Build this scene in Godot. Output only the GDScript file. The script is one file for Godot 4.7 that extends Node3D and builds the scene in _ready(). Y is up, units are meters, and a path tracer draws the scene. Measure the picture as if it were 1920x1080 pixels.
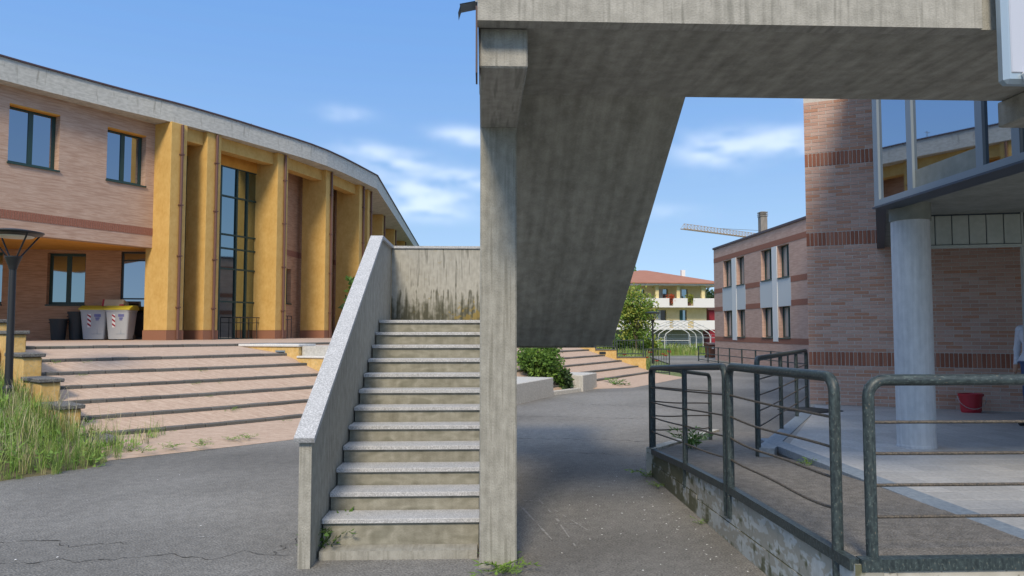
extends Node3D
# ---------------------------------------------------------------- mesh builder
class MB:
	var v := PackedVector3Array()
	var n := PackedVector3Array()
	var uv := PackedVector2Array()
	var col := PackedColorArray()
	var usecol := false
	var c := Color(1, 1, 1)
	var xf := Transform3D.IDENTITY
	func _init(t := Transform3D.IDENTITY):
		xf = t
	func _put(p: Vector3, nn: Vector3, w: Vector2):
		v.append(xf * p); n.append((xf.basis * nn).normalized()); uv.append(w)
		if usecol: col.append(c)
	func _uv(p: Vector3, nn: Vector3) -> Vector2:
		var a := nn.abs()
		if a.y >= a.x and a.y >= a.z: return Vector2(p.x, p.z)
		if a.x >= a.z: return Vector2(p.z, -p.y)
		return Vector2(p.x, -p.y)
	func tri(a: Vector3, b: Vector3, d: Vector3):   # counter-clockwise seen from outside
		var nn := (b - a).cross(d - a).normalized()
		for p in [a, d, b]: _put(p, nn, _uv(p, nn))
	func quad(a: Vector3, b: Vector3, d: Vector3, e: Vector3):
		var nn := (d - a).cross(e - b).normalized()
		for p in [a, d, b, a, e, d]: _put(p, nn, _uv(p, nn))
	func box(c0: Vector3, s: Vector3):
		hexa(c0 - s / 2, c0 + s / 2)
	func hexa(p: Vector3, q: Vector3):
		var a := Vector3(p.x, p.y, q.z); var b := Vector3(q.x, p.y, q.z); var d := Vector3(q.x, q.y, q.z); var e := Vector3(p.x, q.y, q.z)
		var f := Vector3(p.x, p.y, p.z); var g := Vector3(q.x, p.y, p.z); var h := Vector3(q.x, q.y, p.z); var i := Vector3(p.x, q.y, p.z)
		quad(a, b, d, e); quad(g, f, i, h); quad(b, g, h, d); quad(f, a, e, i); quad(e, d, h, i); quad(f, g, b, a)
	func cbox(p: Vector3, q: Vector3, b: float):   # chamfered box
		var ctr := (p + q) / 2; var h := (q - p) / 2
		var k := Vector3(h.x - b, h.y - b, h.z - b)
		for s in [-1.0, 1.0]:
			var fx := [Vector3(s * h.x, -k.y, -k.z), Vector3(s * h.x, k.y, -k.z), Vector3(s * h.x, k.y, k.z), Vector3(s * h.x, -k.y, k.z)]
			var fy := [Vector3(-k.x, s * h.y, -k.z), Vector3(-k.x, s * h.y, k.z), Vector3(k.x, s * h.y, k.z), Vector3(k.x, s * h.y, -k.z)]
			var fz := [Vector3(-k.x, -k.y, s * h.z), Vector3(k.x, -k.y, s * h.z), Vector3(k.x, k.y, s * h.z), Vector3(-k.x, k.y, s * h.z)]
			for f in [fx, fy, fz]: _oq(ctr, f)
			for r in [-1.0, 1.0]:
				_oq(ctr, [Vector3(s * h.x, r * k.y, -k.z), Vector3(s * h.x, r * k.y, k.z), Vector3(s * k.x, r * h.y, k.z), Vector3(s * k.x, r * h.y, -k.z)])
				_oq(ctr, [Vector3(s * h.x, -k.y, r * k.z), Vector3(s * h.x, k.y, r * k.z), Vector3(s * k.x, k.y, r * h.z), Vector3(s * k.x, -k.y, r * h.z)])
				_oq(ctr, [Vector3(-k.x, s * h.y, r * k.z), Vector3(k.x, s * h.y, r * k.z), Vector3(k.x, s * k.y, r * h.z), Vector3(-k.x, s * k.y, r * h.z)])
				for t in [-1.0, 1.0]:
					var a := Vector3(s * h.x, r * k.y, t * k.z); var d := Vector3(s * k.x, r * h.y, t * k.z); var e := Vector3(s * k.x, r * k.y, t * h.z)
					if (d - a).cross(e - a).dot(a) > 0: tri(ctr + a, ctr + d, ctr + e)
					else: tri(ctr + a, ctr + e, ctr + d)
	func _oq(ctr: Vector3, f: Array):
		var nn: Vector3 = (f[2] - f[0]).cross(f[3] - f[1])
		if nn.dot(f[0] + f[2]) > 0: quad(ctr + f[0], ctr + f[1], ctr + f[2], ctr + f[3])
		else: quad(ctr + f[3], ctr + f[2], ctr + f[1], ctr + f[0])
	func prism(poly: PackedVector2Array, y0: float, y1: float):   # poly in x,z
		var p := poly
		if not Geometry2D.is_polygon_clockwise(p): p.reverse()
		# clockwise in (x,z) as Godot defines it; top faces up
		var ix := Geometry2D.triangulate_polygon(p)
		for i in range(0, ix.size(), 3):
			var a := p[ix[i]]; var b := p[ix[i + 1]]; var d := p[ix[i + 2]]
			var up := Vector3(b.x - a.x, 0, b.y - a.y).cross(Vector3(d.x - a.x, 0, d.y - a.y)).y > 0
			if not up:
				var t := b; b = d; d = t
			tri(Vector3(a.x, y1, a.y), Vector3(b.x, y1, b.y), Vector3(d.x, y1, d.y))
			if y0 < y1: tri(Vector3(a.x, y0, a.y), Vector3(d.x, y0, d.y), Vector3(b.x, y0, b.y))
		if y0 < y1:
			var ar := 0.0
			for i in p.size(): ar += p[i].cross(p[(i + 1) % p.size()])
			for i in p.size():
				var a := p[i]; var b := p[(i + 1) % p.size()]
				if ar > 0:
					var t := a; a = b; b = t
				wallquad(a, b, y0, y1)
	func wallquad(a: Vector2, b: Vector2, y0: float, y1: float):
		var l := a.distance_to(b)
		var d := (b - a) / maxf(l, 1e-6)
		var nn := Vector3(-d.y, 0, d.x)
		var k := [Vector3(a.x, y0, a.y), Vector3(b.x, y0, b.y), Vector3(b.x, y1, b.y), Vector3(a.x, y1, a.y)]
		var w := [Vector2(0, -y0), Vector2(l, -y0), Vector2(l, -y1), Vector2(0, -y1)]
		for i in [0, 2, 1, 0, 3, 2]: _put(k[i], nn, w[i])
	func extrude_x(poly: Array, x0: float, x1: float):   # poly of Vector2(z,y), extruded along x
		var p := PackedVector2Array(poly)
		var ix := Geometry2D.triangulate_polygon(p)
		for i in range(0, ix.size(), 3):
			for s in [0, 1]:
				var x := x1 if s else x0
				var k := [Vector3(x, p[ix[i]].y, p[ix[i]].x), Vector3(x, p[ix[i + 1]].y, p[ix[i + 1]].x), Vector3(x, p[ix[i + 2]].y, p[ix[i + 2]].x)]
				var nx: float = (k[1] - k[0]).cross(k[2] - k[0]).x
				if (nx > 0) == (s == 1): tri(k[0], k[1], k[2])
				else: tri(k[0], k[2], k[1])
		var ar := 0.0
		for i in p.size(): ar += p[i].cross(p[(i + 1) % p.size()])
		for i in p.size():
			var a := p[i]; var b := p[(i + 1) % p.size()]
			if ar < 0:
				var t := a; a = b; b = t
			quad(Vector3(x0, a.y, a.x), Vector3(x0, b.y, b.x), Vector3(x1, b.y, b.x), Vector3(x1, a.y, a.x))
	func tube(pts: Array, r: float, sides := 8, r2 := -1.0):
		if r2 < 0: r2 = r
		var rings := []
		var up := Vector3(0.13, 0.97, 0.21)
		var m := pts.size()
		var along := 0.0
		for i in m:
			var t: Vector3 = (pts[mini(i + 1, m - 1)] - pts[maxi(i - 1, 0)]).normalized()
			if absf(t.dot(up.normalized())) > 0.95: up = Vector3(1, 0.1, 0.2)
			var s := up.cross(t).normalized()
			var w := t.cross(s)
			up = w
			var rr := lerpf(r, r2, float(i) / maxf(1, m - 1))
			if i > 0: along += (pts[i] as Vector3).distance_to(pts[i - 1])
			var ring := []
			for k in sides + 1:
				var a := TAU * k / sides
				var d := s * cos(a) + w * sin(a)
				ring.append([pts[i] + d * rr, d, Vector2(a * r, along)])
			rings.append(ring)
		for i in m - 1:
			for k in sides:
				for q in [rings[i][k], rings[i + 1][k + 1], rings[i][k + 1], rings[i][k], rings[i + 1][k], rings[i + 1][k + 1]]:
					_put(q[0], q[1], q[2])
		for e in [0, m - 1]:
			var t: Vector3 = (pts[0] - pts[1]).normalized() if e == 0 else (pts[m - 1] - pts[m - 2]).normalized()
			for k in sides:
				var a: Vector3 = rings[e][k][0]; var b: Vector3 = rings[e][k + 1][0]
				if e == 0: 
					for q in [pts[e], a, b]: _put(q, t, Vector2.ZERO)
				else:
					for q in [pts[e], b, a]: _put(q, t, Vector2.ZERO)
	func lathe(prof: Array, o: Vector3, sides := 20):   # prof of Vector2(r,y) from bottom to top
		var m := prof.size()
		for i in m - 1:
			var a: Vector2 = prof[i]; var b: Vector2 = prof[i + 1]
			var dn := Vector2(b.y - a.y, a.x - b.x).normalized()
			for k in sides:
				var t0 := TAU * k / sides; var t1 := TAU * (k + 1) / sides
				var d0 := Vector3(cos(t0), 0, sin(t0)); var d1 := Vector3(cos(t1), 0, sin(t1))
				var q := [o + d0 * a.x + Vector3.UP * a.y, o + d1 * a.x + Vector3.UP * a.y, o + d1 * b.x + Vector3.UP * b.y, o + d0 * b.x + Vector3.UP * b.y]
				var nn := [d0 * dn.x + Vector3.UP * dn.y, d1 * dn.x + Vector3.UP * dn.y, d1 * dn.x + Vector3.UP * dn.y, d0 * dn.x + Vector3.UP * dn.y]
				var w := [Vector2(t0 * maxf(a.x, b.x), -a.y), Vector2(t1 * maxf(a.x, b.x), -a.y), Vector2(t1 * maxf(a.x, b.x), -b.y), Vector2(t0 * maxf(a.x, b.x), -b.y)]
				for j in [0, 1, 2, 0, 2, 3]: _put(q[j], nn[j], w[j])
	func leaf(p: Vector3, d: Vector3, side: Vector3, l: float, w: float):
		var nn := d.cross(side).normalized()
		var m := p + d * l * 0.45 + nn * l * 0.06
		var t := p + d * l - nn * l * 0.08
		var a := m + side * w; var b := m - side * w
		for q in [p, a, t, p, t, b]: _put(q, nn, Vector2(q.x, q.y))
	func mesh() -> ArrayMesh:
		var ar := []
		ar.resize(Mesh.ARRAY_MAX)
		ar[Mesh.ARRAY_VERTEX] = v; ar[Mesh.ARRAY_NORMAL] = n; ar[Mesh.ARRAY_TEX_UV] = uv
		if usecol: ar[Mesh.ARRAY_COLOR] = col
		var am := ArrayMesh.new()
		am.add_surface_from_arrays(Mesh.PRIMITIVE_TRIANGLES, ar)
		return am

var bases := {}
var taken := {}
var M := {}
var rng := RandomNumberGenerator.new()

func numbered(called: String) -> String:
	if not taken.has(called):
		taken[called] = 0
		return called
	taken[called] += 1
	return "%s_%03d" % [called, taken[called]]
func tag(o: Node, label: String, category := "", group := "", kind := ""):
	if label: o.set_meta("label", label)
	if category: o.set_meta("category", category)
	if group: o.set_meta("group", group)
	if kind: o.set_meta("kind", kind)
func thing(called: String, at: Vector3, label: String, category: String, group := "") -> Node3D:
	var o := Node3D.new()
	o.name = numbered(called)
	add_child(o)
	o.position = at
	bases[o] = at
	tag(o, label, category, group)
	return o
func part(called: String, mb: MB, m: Material, parent: Node = null) -> MeshInstance3D:
	var o := MeshInstance3D.new()
	if parent == null:
		o.name = numbered(called)
		add_child(o)
		o.mesh = mb.mesh()
	else:
		o.name = called
		var off: Vector3 = bases.get(parent, Vector3.ZERO)
		if off != Vector3.ZERO:
			for i in mb.v.size(): mb.v[i] -= off
		o.mesh = mb.mesh()
		bases[o] = off
		parent.add_child(o, true)
	o.material_override = m
	o.cast_shadow = GeometryInstance3D.SHADOW_CASTING_SETTING_ON
	return o
func piece(called: String, mesh: Mesh, m: Material, parent: Node, t: Transform3D) -> MeshInstance3D:
	var o := MeshInstance3D.new()
	o.name = called
	o.mesh = mesh
	o.material_override = m
	var off: Vector3 = bases.get(parent, Vector3.ZERO)
	o.transform = Transform3D(t.basis, t.origin - off)
	parent.add_child(o, true)
	return o
func structure(called: String, mb: MB, m: Material) -> MeshInstance3D:
	var o := part(called, mb, m)
	o.set_meta("kind", "structure")
	return o
func fr(p: Vector2, q: Vector2, y := 0.0) -> Transform3D:   # local x along p->q, z outwards to the right-hand side seen from above
	var d := (q - p).normalized()
	return Transform3D(Basis(Vector3(d.x, 0, d.y), Vector3.UP, Vector3(-d.y, 0, d.x)), Vector3(p.x, y, p.y))
func V(x, y, z) -> Vector3: return Vector3(x, y, z)

# ---------------------------------------------------------------- materials
func lin(r, g, b) -> Color: return Color(r, g, b).linear_to_srgb()
func noise_bytes(w: int, h: int, freq: float, sd: int, oct := 3, sx := 1, sy := 1) -> PackedByteArray:
	var f := FastNoiseLite.new()
	f.noise_type = FastNoiseLite.TYPE_SIMPLEX_SMOOTH
	f.seed = sd; f.frequency = freq; f.fractal_octaves = oct
	var im := f.get_seamless_image(maxi(8, w / sx), maxi(8, h / sy))
	im.convert(Image.FORMAT_L8)
	if sx > 1 or sy > 1: im.resize(w, h, Image.INTERPOLATE_CUBIC)
	return im.get_data()
# layers: [bytes, amount]; stains: [bytes, lo, hi, Color, strength]
func tex(w: int, h: int, c0: Color, c1: Color, layers: Array, stains := []) -> ImageTexture:
	var out := PackedByteArray()
	out.resize(w * h * 3)
	for i in w * h:
		var t := 0.5
		for l in layers: t += (l[0][i] / 255.0 - 0.5) * l[1]
		t = clampf(t, 0.0, 1.0)
		var c := c0.lerp(c1, t)
		for s in stains:
			var k: float = clampf((s[0][i] / 255.0 - s[1]) / (s[2] - s[1]), 0.0, 1.0)
			if k > 0: c = c.lerp(s[3], k * s[4])
		out[i * 3] = int(c.r * 255); out[i * 3 + 1] = int(c.g * 255); out[i * 3 + 2] = int(c.b * 255)
	var im := Image.create_from_data(w, h, false, Image.FORMAT_RGB8, out)
	im.generate_mipmaps()
	return ImageTexture.create_from_image(im)
func ntex(w: int, h: int, b: PackedByteArray, amount: float) -> ImageTexture:
	var im := Image.create_from_data(w, h, false, Image.FORMAT_L8, b)
	im.convert(Image.FORMAT_RGBA8)
	im.bump_map_to_normal_map(amount)
	im.generate_mipmaps()
	return ImageTexture.create_from_image(im)
func mat(c: Color, rough := 0.85, metal := 0.0) -> StandardMaterial3D:
	var m := StandardMaterial3D.new()
	m.albedo_color = c; m.roughness = rough; m.metallic = metal
	return m
func tmat(t: Texture2D, size: Vector2, rough := 0.9, nrm: Texture2D = null, ns := 1.0) -> StandardMaterial3D:
	var m := mat(Color(1, 1, 1), rough)
	m.albedo_texture = t
	m.uv1_scale = Vector3(1.0 / size.x, 1.0 / size.y, 1)
	if nrm:
		m.normal_enabled = true; m.normal_texture = nrm; m.normal_scale = ns
	return m
func boards(w: int, h: int, n: int, sd: int) -> PackedByteArray:   # marks left by upright shuttering boards
	var o := PackedByteArray()
	o.resize(w * h)
	var r := RandomNumberGenerator.new()
	r.seed = sd
	var edges := []
	var tones := []
	for i in n:
		edges.append(int((i + r.randf_range(-0.08, 0.08)) * w / n)); tones.append(r.randf_range(105, 150))
	var line := PackedByteArray()
	line.resize(w)
	for x in w:
		var k := 0
		for i in n:
			if x >= edges[i]: k = i
		var t: float = tones[k]
		if absi(x - edges[k]) <= 1: t -= 55
		line[x] = int(t)
	for y in h:
		for x in w: o[y * w + x] = line[x]
	return o

func make_materials():
	var W := 512
	var fine := noise_bytes(W, W, 0.22, 3, 2)
	var mid := noise_bytes(W, W, 0.03, 5, 4)
	var big := noise_bytes(W, W, 0.008, 8, 3)
	var streak := noise_bytes(W, W, 0.045, 11, 3, 1, 14)
	var hstreak := noise_bytes(W, W, 0.07, 12, 3, 10, 1)
	var spots := noise_bytes(W, W, 0.05, 21, 3)
	var speck := noise_bytes(W, W, 0.45, 31, 1)
	var bd := boards(W, W, 16, 7)
	M.asphalt = tmat(tex(W, W, lin(.115, .114, .107), lin(.345, .338, .318), [[fine, 1.1], [mid, .35], [speck, .5]], [[speck, .8, .95, lin(.34, .33, .31), .6]]), Vector2(2.6, 2.6), .93, ntex(W, W, fine, 3.0), .7)
	M.asphalt.vertex_color_use_as_albedo = true
	M.ramp = tmat(tex(W, W, lin(.10, .095, .085), lin(.25, .235, .215), [[fine, 1.0], [mid, .6], [speck, .5]], [[spots, .64, .8, lin(.10, .095, .08), .5]]), Vector2(2.2, 2.2), .93, ntex(W, W, fine, 3.0), .7)
	M.crack = mat(lin(.035, .034, .03), .95)
	M.chalk = mat(lin(.30, .30, .29), .95)
	# concrete, board marked, streaked by rain
	var conc0 := lin(.22, .215, .19); var conc1 := lin(.52, .505, .46)
	M.fascia = tmat(tex(W, W, conc0, conc1, [[bd, .5], [streak, .55], [mid, .35], [fine, .25]], [[streak, .6, .85, lin(.10, .10, .085), .45]]), Vector2(1.95, 1.6), .9, ntex(W, W, fine, 2.0), .4)
	M.concrete = tmat(tex(W, W, lin(.21, .205, .175), lin(.46, .45, .40), [[bd, .22], [streak, .5], [mid, .45], [fine, .25]], [[streak, .62, .9, lin(.13, .125, .10), .5], [speck, .86, .97, lin(.1, .1, .09), .5]]), Vector2(1.6, 2.2), .9, ntex(W, W, fine, 2.0), .4)
	var zst := noise_bytes(W, W, 0.034, 41, 5, 1, 9)
	var soff := noise_bytes(W, W, 0.012, 43, 4)
	M.soffit = tmat(tex(W, W, lin(.21, .205, .175), lin(.46, .45, .40), [[zst, .65], [mid, .45], [soff, .25], [fine, .25]], [[spots, .74, .86, lin(.42, .41, .38), .35]]), Vector2(2.6, 2.3), .92, ntex(W, W, mid, 3.0), .5)
	M.riser = tmat(tex(W, W, lin(.17, .163, .125), lin(.40, .39, .33), [[big, .6], [mid, .4], [streak, .35], [fine, .35]], [[big, .6, .8, lin(.12, .118, .085), .5]]), Vector2(2.3, 1.1), .93)
	M.granite = tmat(tex(W, W, lin(.27, .28, .29), lin(.66, .67, .68), [[speck, 1.3], [fine, .8], [mid, .25]], [[spots, .8, .92, lin(.2, .2, .19), .45], [speck, .78, .9, lin(.16, .16, .165), .6]]), Vector2(2.6, 2.6), .75)
	# wall at the landing: rain streaks from its top, moss and yellow lichen from its foot
	var H := 256
	var vs := noise_bytes(W, H, 0.05, 51, 3, 1, 10)
	var pat := noise_bytes(W, H, 0.035, 53, 4)
	var low := PackedByteArray(); var lich := PackedByteArray()
	low.resize(W * H); lich.resize(W * H)
	for y in H:
		for x in W:
			var i := y * W + x
			var f := float(y) / H
			low[i] = int(clampf((vs[i] / 255.0 * .8 + pat[i] / 255.0 * .5) * 230 - 150 + 190 * smoothstep(.4, 1.0, f), 0, 255))
			lich[i] = int(clampf(pat[(i + 9000) % (W * H)] * 1.25 - 235 + 165 * smoothstep(.6, .95, f) * smoothstep(.35, .8, float(x) / W), 0, 255))
	M.landing_wall = tmat(tex(W, H, lin(.28, .275, .24), lin(.50, .49, .44), [[vs, .6], [pat, .5]], [[vs, .64, .85, lin(.10, .10, .085), .55], [low, .25, .75, lin(.055, .055, .035), .85], [lich, .12, .4, lin(.30, .21, .05), .7]]), Vector2(1.6, 1.07), .93)
	M.landing_wall.uv1_offset = Vector3(.84, 2.85, 0)
	# ramp wall: bluish old paint flaking off mossy render
	var pp := noise_bytes(W, H, 0.02, 61, 4)
	var pm := noise_bytes(W, H, 0.012, 62, 4, 1, 2)
	# one sheet for the whole 5.3 m of wall: flaked paint on most of it, moss over the damp far third and along the foot
	var RW := 768; var RH := 160
	var ra := noise_bytes(RW, RH, 0.018, 66, 5)
	var rb := noise_bytes(RW, RH, 0.06, 67, 3, 1, 6)
	var rc := noise_bytes(RW, RH, 0.05, 68, 4)
	var mo := PackedByteArray(); var fl := PackedByteArray()
	mo.resize(RW * RH); fl.resize(RW * RH)
	for y in RH:
		for x in RW:
			var k := y * RW + x
			var fx := float(x) / RW; var fy := float(y) / RH
			mo[k] = int(clampf(ra[k] * .8 + rb[k] * .5 - 120 + 150 * smoothstep(.52, .1, fx) + 75 * smoothstep(.6, 1.0, fy), 0, 255))
			fl[k] = int(clampf(ra[(k + 31 * RW) % (RW * RH)] * .8 + rc[k] * .6 - 70, 0, 255))
	M.ramp_wall = tmat(tex(RW, RH, lin(.34, .36, .345), lin(.58, .61, .605), [[ra, .5], [rb, .5], [rc, .3]], [[fl, .36, .46, lin(.27, .255, .205), .7], [rb, .66, .9, lin(.2, .215, .18), .5], [mo, .4, .62, lin(.085, .088, .045), .85]]), Vector2(5.3, .56), .94)
	M.ramp_wall.uv1_offset = Vector3(1.815, .93, 0)
	M.ramp_end = tmat(tex(W, H, lin(.36, .345, .29), lin(.56, .545, .49), [[pp, .8], [pm, .4]], [[spots.slice(0, W * H), .7, .8, lin(.14, .13, .1), .6]]), Vector2(2.0, .9), .92)
	# brickwork seen from afar
	M.brick_far = tmat(tex(W, W, lin(.36, .23, .165), lin(.56, .425, .335), [[hstreak, 1.1], [big, .3], [fine, .35]], [[hstreak, .7, .85, lin(.29, .145, .085), .5]]), Vector2(3.2, 2.4), .92)
	M.brick_warm = tmat(tex(W, W, lin(.34, .18, .10), lin(.56, .345, .22), [[hstreak, 1.1], [big, .3], [fine, .35]], [[hstreak, .7, .85, lin(.27, .12, .06), .5]]), Vector2(3.2, 2.4), .92)
	M.brick_wing = tmat(tex(W, W, lin(.40, .26, .205), lin(.58, .41, .34), [[hstreak, .8], [big, .35], [fine, .35]]), Vector2(3.2, 2.4), .92)
	M.brick_red = tmat(tex(W, W, lin(.21, .08, .05), lin(.36, .17, .115), [[fine, .6], [mid, .6]]), Vector2(1.2, 1.2), .9)
	M.mortar = tmat(tex(W, W, lin(.46, .43, .39), lin(.66, .63, .58), [[fine, .7], [mid, .5]]), Vector2(1, 1), .95)
	M.brick = []
	var bt := tex(W, W, lin(.62, .62, .62), Color(1, 1, 1), [[fine, .7], [mid, .7]])
	for k in [[.62, .39, .30], [.66, .435, .35], [.57, .355, .275], [.68, .48, .40], [.60, .32, .215]]:
		var m := tmat(bt, Vector2(.33, .33), .92)
		m.albedo_color = lin(k[0], k[1], k[2])
		M.brick.append(m)
	M.soldier = []
	for k in [[.42, .17, .105], [.36, .14, .085], [.47, .205, .13]]:
		var m := tmat(bt, Vector2(.33, .33), .9)
		m.albedo_color = lin(k[0], k[1], k[2])
		M.soldier.append(m)
	# painted plaster
	M.yellow = tmat(tex(W, W, lin(.52, .315, .085), lin(.64, .43, .15), [[mid, .6], [big, .6], [streak, .25], [fine, .2]]), Vector2(2.2, 2.8), .9)
	M.orange = tmat(tex(W, W, lin(.60, .28, .04), lin(.72, .36, .07), [[mid, .6], [big, .6]]), Vector2(3, 3), .9)
	M.yellow_low = tmat(tex(W, W, lin(.52, .33, .10), lin(.70, .50, .22), [[mid, .8], [big, .6], [fine, .3]], [[spots, .66, .8, lin(.42, .36, .24), .55]]), Vector2(1.4, 1.4), .92)
	M.plinth = mat(lin(.26, .12, .07), .9)
	M.eave = tmat(tex(W, W, lin(.34, .34, .31), lin(.62, .615, .57), [[mid, .6], [hstreak, .35], [fine, .25]], [[streak, .72, .9, lin(.2, .195, .165), .5]]), Vector2(3.5, 1.6), .92)
	M.eave_under = tmat(tex(W, W, lin(.34, .34, .31), lin(.62, .615, .57), [[mid, .6], [big, .5]]), Vector2(2.5, 2.5), .93)
	M.roof_edge = mat(lin(.075, .045, .05), .6)
	M.pipe = mat(lin(.13, .062, .045), .55)
	M.green = mat(lin(.018, .05, .042), .45)
	M.darkframe = mat(lin(.022, .028, .03), .45)
	M.glass = mat(lin(.30, .33, .37), .03, 1.0)
	M.glass_dark = mat(lin(.27, .32, .33), .03, 1.0)
	M.glass_bay = mat(lin(.40, .46, .54), .02, 1.0)
	M.glass_clear = mat(Color(lin(.25, .32, .33), .22), .03)
	M.glass_clear.transparency = BaseMaterial3D.TRANSPARENCY_ALPHA
	M.glass_clear.metallic_specular = .9
	M.interior = mat(lin(.55, .54, .5), .9)
	M.paper = mat(lin(.7, .72, .72), .8)
	M.frame_grey = mat(lin(.20, .25, .30), .45)
	M.frame_dark = mat(lin(.045, .06, .085), .5)
	M.under = tmat(tex(W, W, lin(.17, .185, .17), lin(.27, .29, .27), [[mid, .5], [big, .6], [fine, .2]]), Vector2(2, 2), .9)
	M.panel = tmat(tex(W, W, lin(.30, .33, .31), lin(.42, .45, .43), [[mid, .5], [big, .5]]), Vector2(1.5, 1.5), .7)
	M.column = tmat(tex(W, W, lin(.40, .44, .48), lin(.60, .64, .68), [[streak, .6], [mid, .5], [fine, .2]]), Vector2(1.4, 2.6), .75)
	M.tile = []
	for k in [.50, .54, .47]:
		var m := tmat(bt, Vector2(.9, .9), .6)
		m.albedo_color = lin(k * .98, k, k)
		M.tile.append(m)
	M.grout = mat(lin(.30, .30, .29), .95)
	M.border = tmat(tex(W, W, lin(.14, .18, .225), lin(.29, .345, .40), [[speck, .9], [mid, .7]]), Vector2(.9, .9), .7)
	# rails: green-black paint, chalky and scuffed
	M.rail = tmat(tex(W, W, lin(.014, .022, .025), lin(.06, .085, .086), [[mid, .9], [streak, .5], [fine, .3]], [[spots, .68, .8, lin(.17, .22, .20), .5], [spots, .84, .92, lin(.22, .09, .04), .7]]), Vector2(.5, .9), .5)
	M.rust = tmat(tex(W, W, lin(.03, .03, .028), lin(.15, .12, .09), [[mid, 1.0], [fine, .5]], [[spots, .62, .75, lin(.25, .2, .13), .6]]), Vector2(.4, .4), .6)
	M.black_metal = mat(lin(.02, .022, .025), .45)
	# paving
	M.paver = tmat(tex(W, W, lin(.35, .245, .18), lin(.54, .42, .325), [[hstreak, .8], [fine, .8], [mid, .4]], [[spots, .72, .85, lin(.3, .26, .2), .4]]), Vector2(1.8, 1.8), .93)
	M.kerb = []
	for k in [.135, .155, .12]:
		var m := tmat(bt, Vector2(.6, .6), .93)
		m.albedo_color = lin(k, k * .985, k * .92)
		M.kerb.append(m)
	M.cap_dark = tmat(tex(W, W, lin(.05, .05, .05), lin(.22, .22, .21), [[mid, 1.0], [fine, .5]], [[spots, .7, .8, lin(.4, .4, .36), .5]]), Vector2(.6, .6), .9)
	M.cap_white = tmat(tex(W, W, lin(.5, .5, .48), lin(.72, .72, .70), [[mid, .7], [fine, .4]]), Vector2(1, 1), .8)
	M.white_render = tmat(tex(W, W, lin(.48, .44, .38), lin(.68, .62, .52), [[mid, .7], [fine, .4]], [[spots, .66, .78, lin(.3, .28, .22), .6]]), Vector2(1, 1), .9)
	M.bench = tmat(tex(W, W, lin(.38, .375, .35), lin(.60, .595, .56), [[mid, .7], [streak, .4], [fine, .3]], [[spots, .72, .85, lin(.22, .22, .2), .4]]), Vector2(1.4, 1.2), .9)
	M.soil = tmat(tex(W, W, lin(.07, .065, .03), lin(.20, .17, .09), [[fine, .8], [mid, .8]]), Vector2(2, 2), .97)
	M.meadow = tmat(tex(W, W, lin(.07, .10, .028), lin(.20, .24, .085), [[fine, .8], [mid, .8], [big, .5]]), Vector2(5, 5), .97)
	for g in [["leaf", [.075, .155, .022]], ["leaf_light", [.14, .24, .035]], ["leaf_yellow", [.27, .30, .05]], ["leaf_dark", [.03, .065, .018]], ["straw", [.40, .34, .20]], ["poppy", [.5, .04, .02]], ["flower", [.55, .12, .05]]]:
		var m := mat(lin(g[1][0], g[1][1], g[1][2]), .7)
		m.cull_mode = BaseMaterial3D.CULL_DISABLED
		m.backlight_enabled = true
		m.backlight = lin(g[1][0] * .5, g[1][1] * .5, g[1][2] * .5)
		M[g[0]] = m
	M.grass = mat(Color(1, 1, 1), .75)
	M.grass.vertex_color_use_as_albedo = true
	M.grass.cull_mode = BaseMaterial3D.CULL_DISABLED
	M.grass.backlight_enabled = true
	M.grass.backlight = lin(.05, .08, .015)
	M.bark = tmat(tex(W, W, lin(.06, .045, .03), lin(.18, .14, .10), [[streak, 1.0], [fine, .5]]), Vector2(.4, .8), .95)
	# far things
	M.house = tmat(tex(W, W, lin(.72, .60, .30), lin(.84, .72, .42), [[mid, .6], [big, .6]]), Vector2(6, 6), .9)
	M.house_white = mat(lin(.74, .74, .73), .85)
	M.roof_tile = tmat(tex(W, W, lin(.26, .105, .06), lin(.42, .20, .13), [[hstreak, 1.0], [fine, .6]]), Vector2(5, 4), .9)
	M.shutter = mat(lin(.03, .10, .085), .6)
	M.curtain = mat(lin(.5, .52, .50), .9)
	M.wing_panel = mat(lin(.52, .56, .58), .8)
	M.wing_white = mat(lin(.66, .68, .68), .8)
	M.pipe_white = mat(lin(.6, .62, .62), .5)
	M.crane = mat(lin(.40, .28, .17), .6)
	M.chimney = tmat(tex(W, W, lin(.16, .15, .13), lin(.34, .32, .29), [[streak, .8], [fine, .5]]), Vector2(1, 1), .9)
	M.bin_grey = mat(lin(.36, .38, .40), .55)
	M.bin_yellow = mat(lin(.52, .42, .03), .5)
	M.bin_dark = mat(lin(.022, .026, .028), .55)
	M.bin_brown = mat(lin(.12, .055, .035), .6)
	M.red = mat(lin(.42, .02, .035), .45)
	M.white = mat(lin(.7, .7, .7), .6)
	M.blue_print = mat(lin(.09, .10, .32), .7)
	M.dark_red = mat(lin(.30, .015, .03), .6)
	M.card = mat(lin(.42, .33, .22), .9)
	M.mat_black = mat(lin(.03, .03, .032), .95)
	M.sign = mat(lin(.56, .58, .64), .35, .2)
	M.sign_edge = mat(lin(.40, .50, .58), .35, .3)
	M.wire = mat(lin(.5, .5, .5), .35, .8)
	M.lamp_glass = mat(lin(.7, .68, .6), .4)

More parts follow.
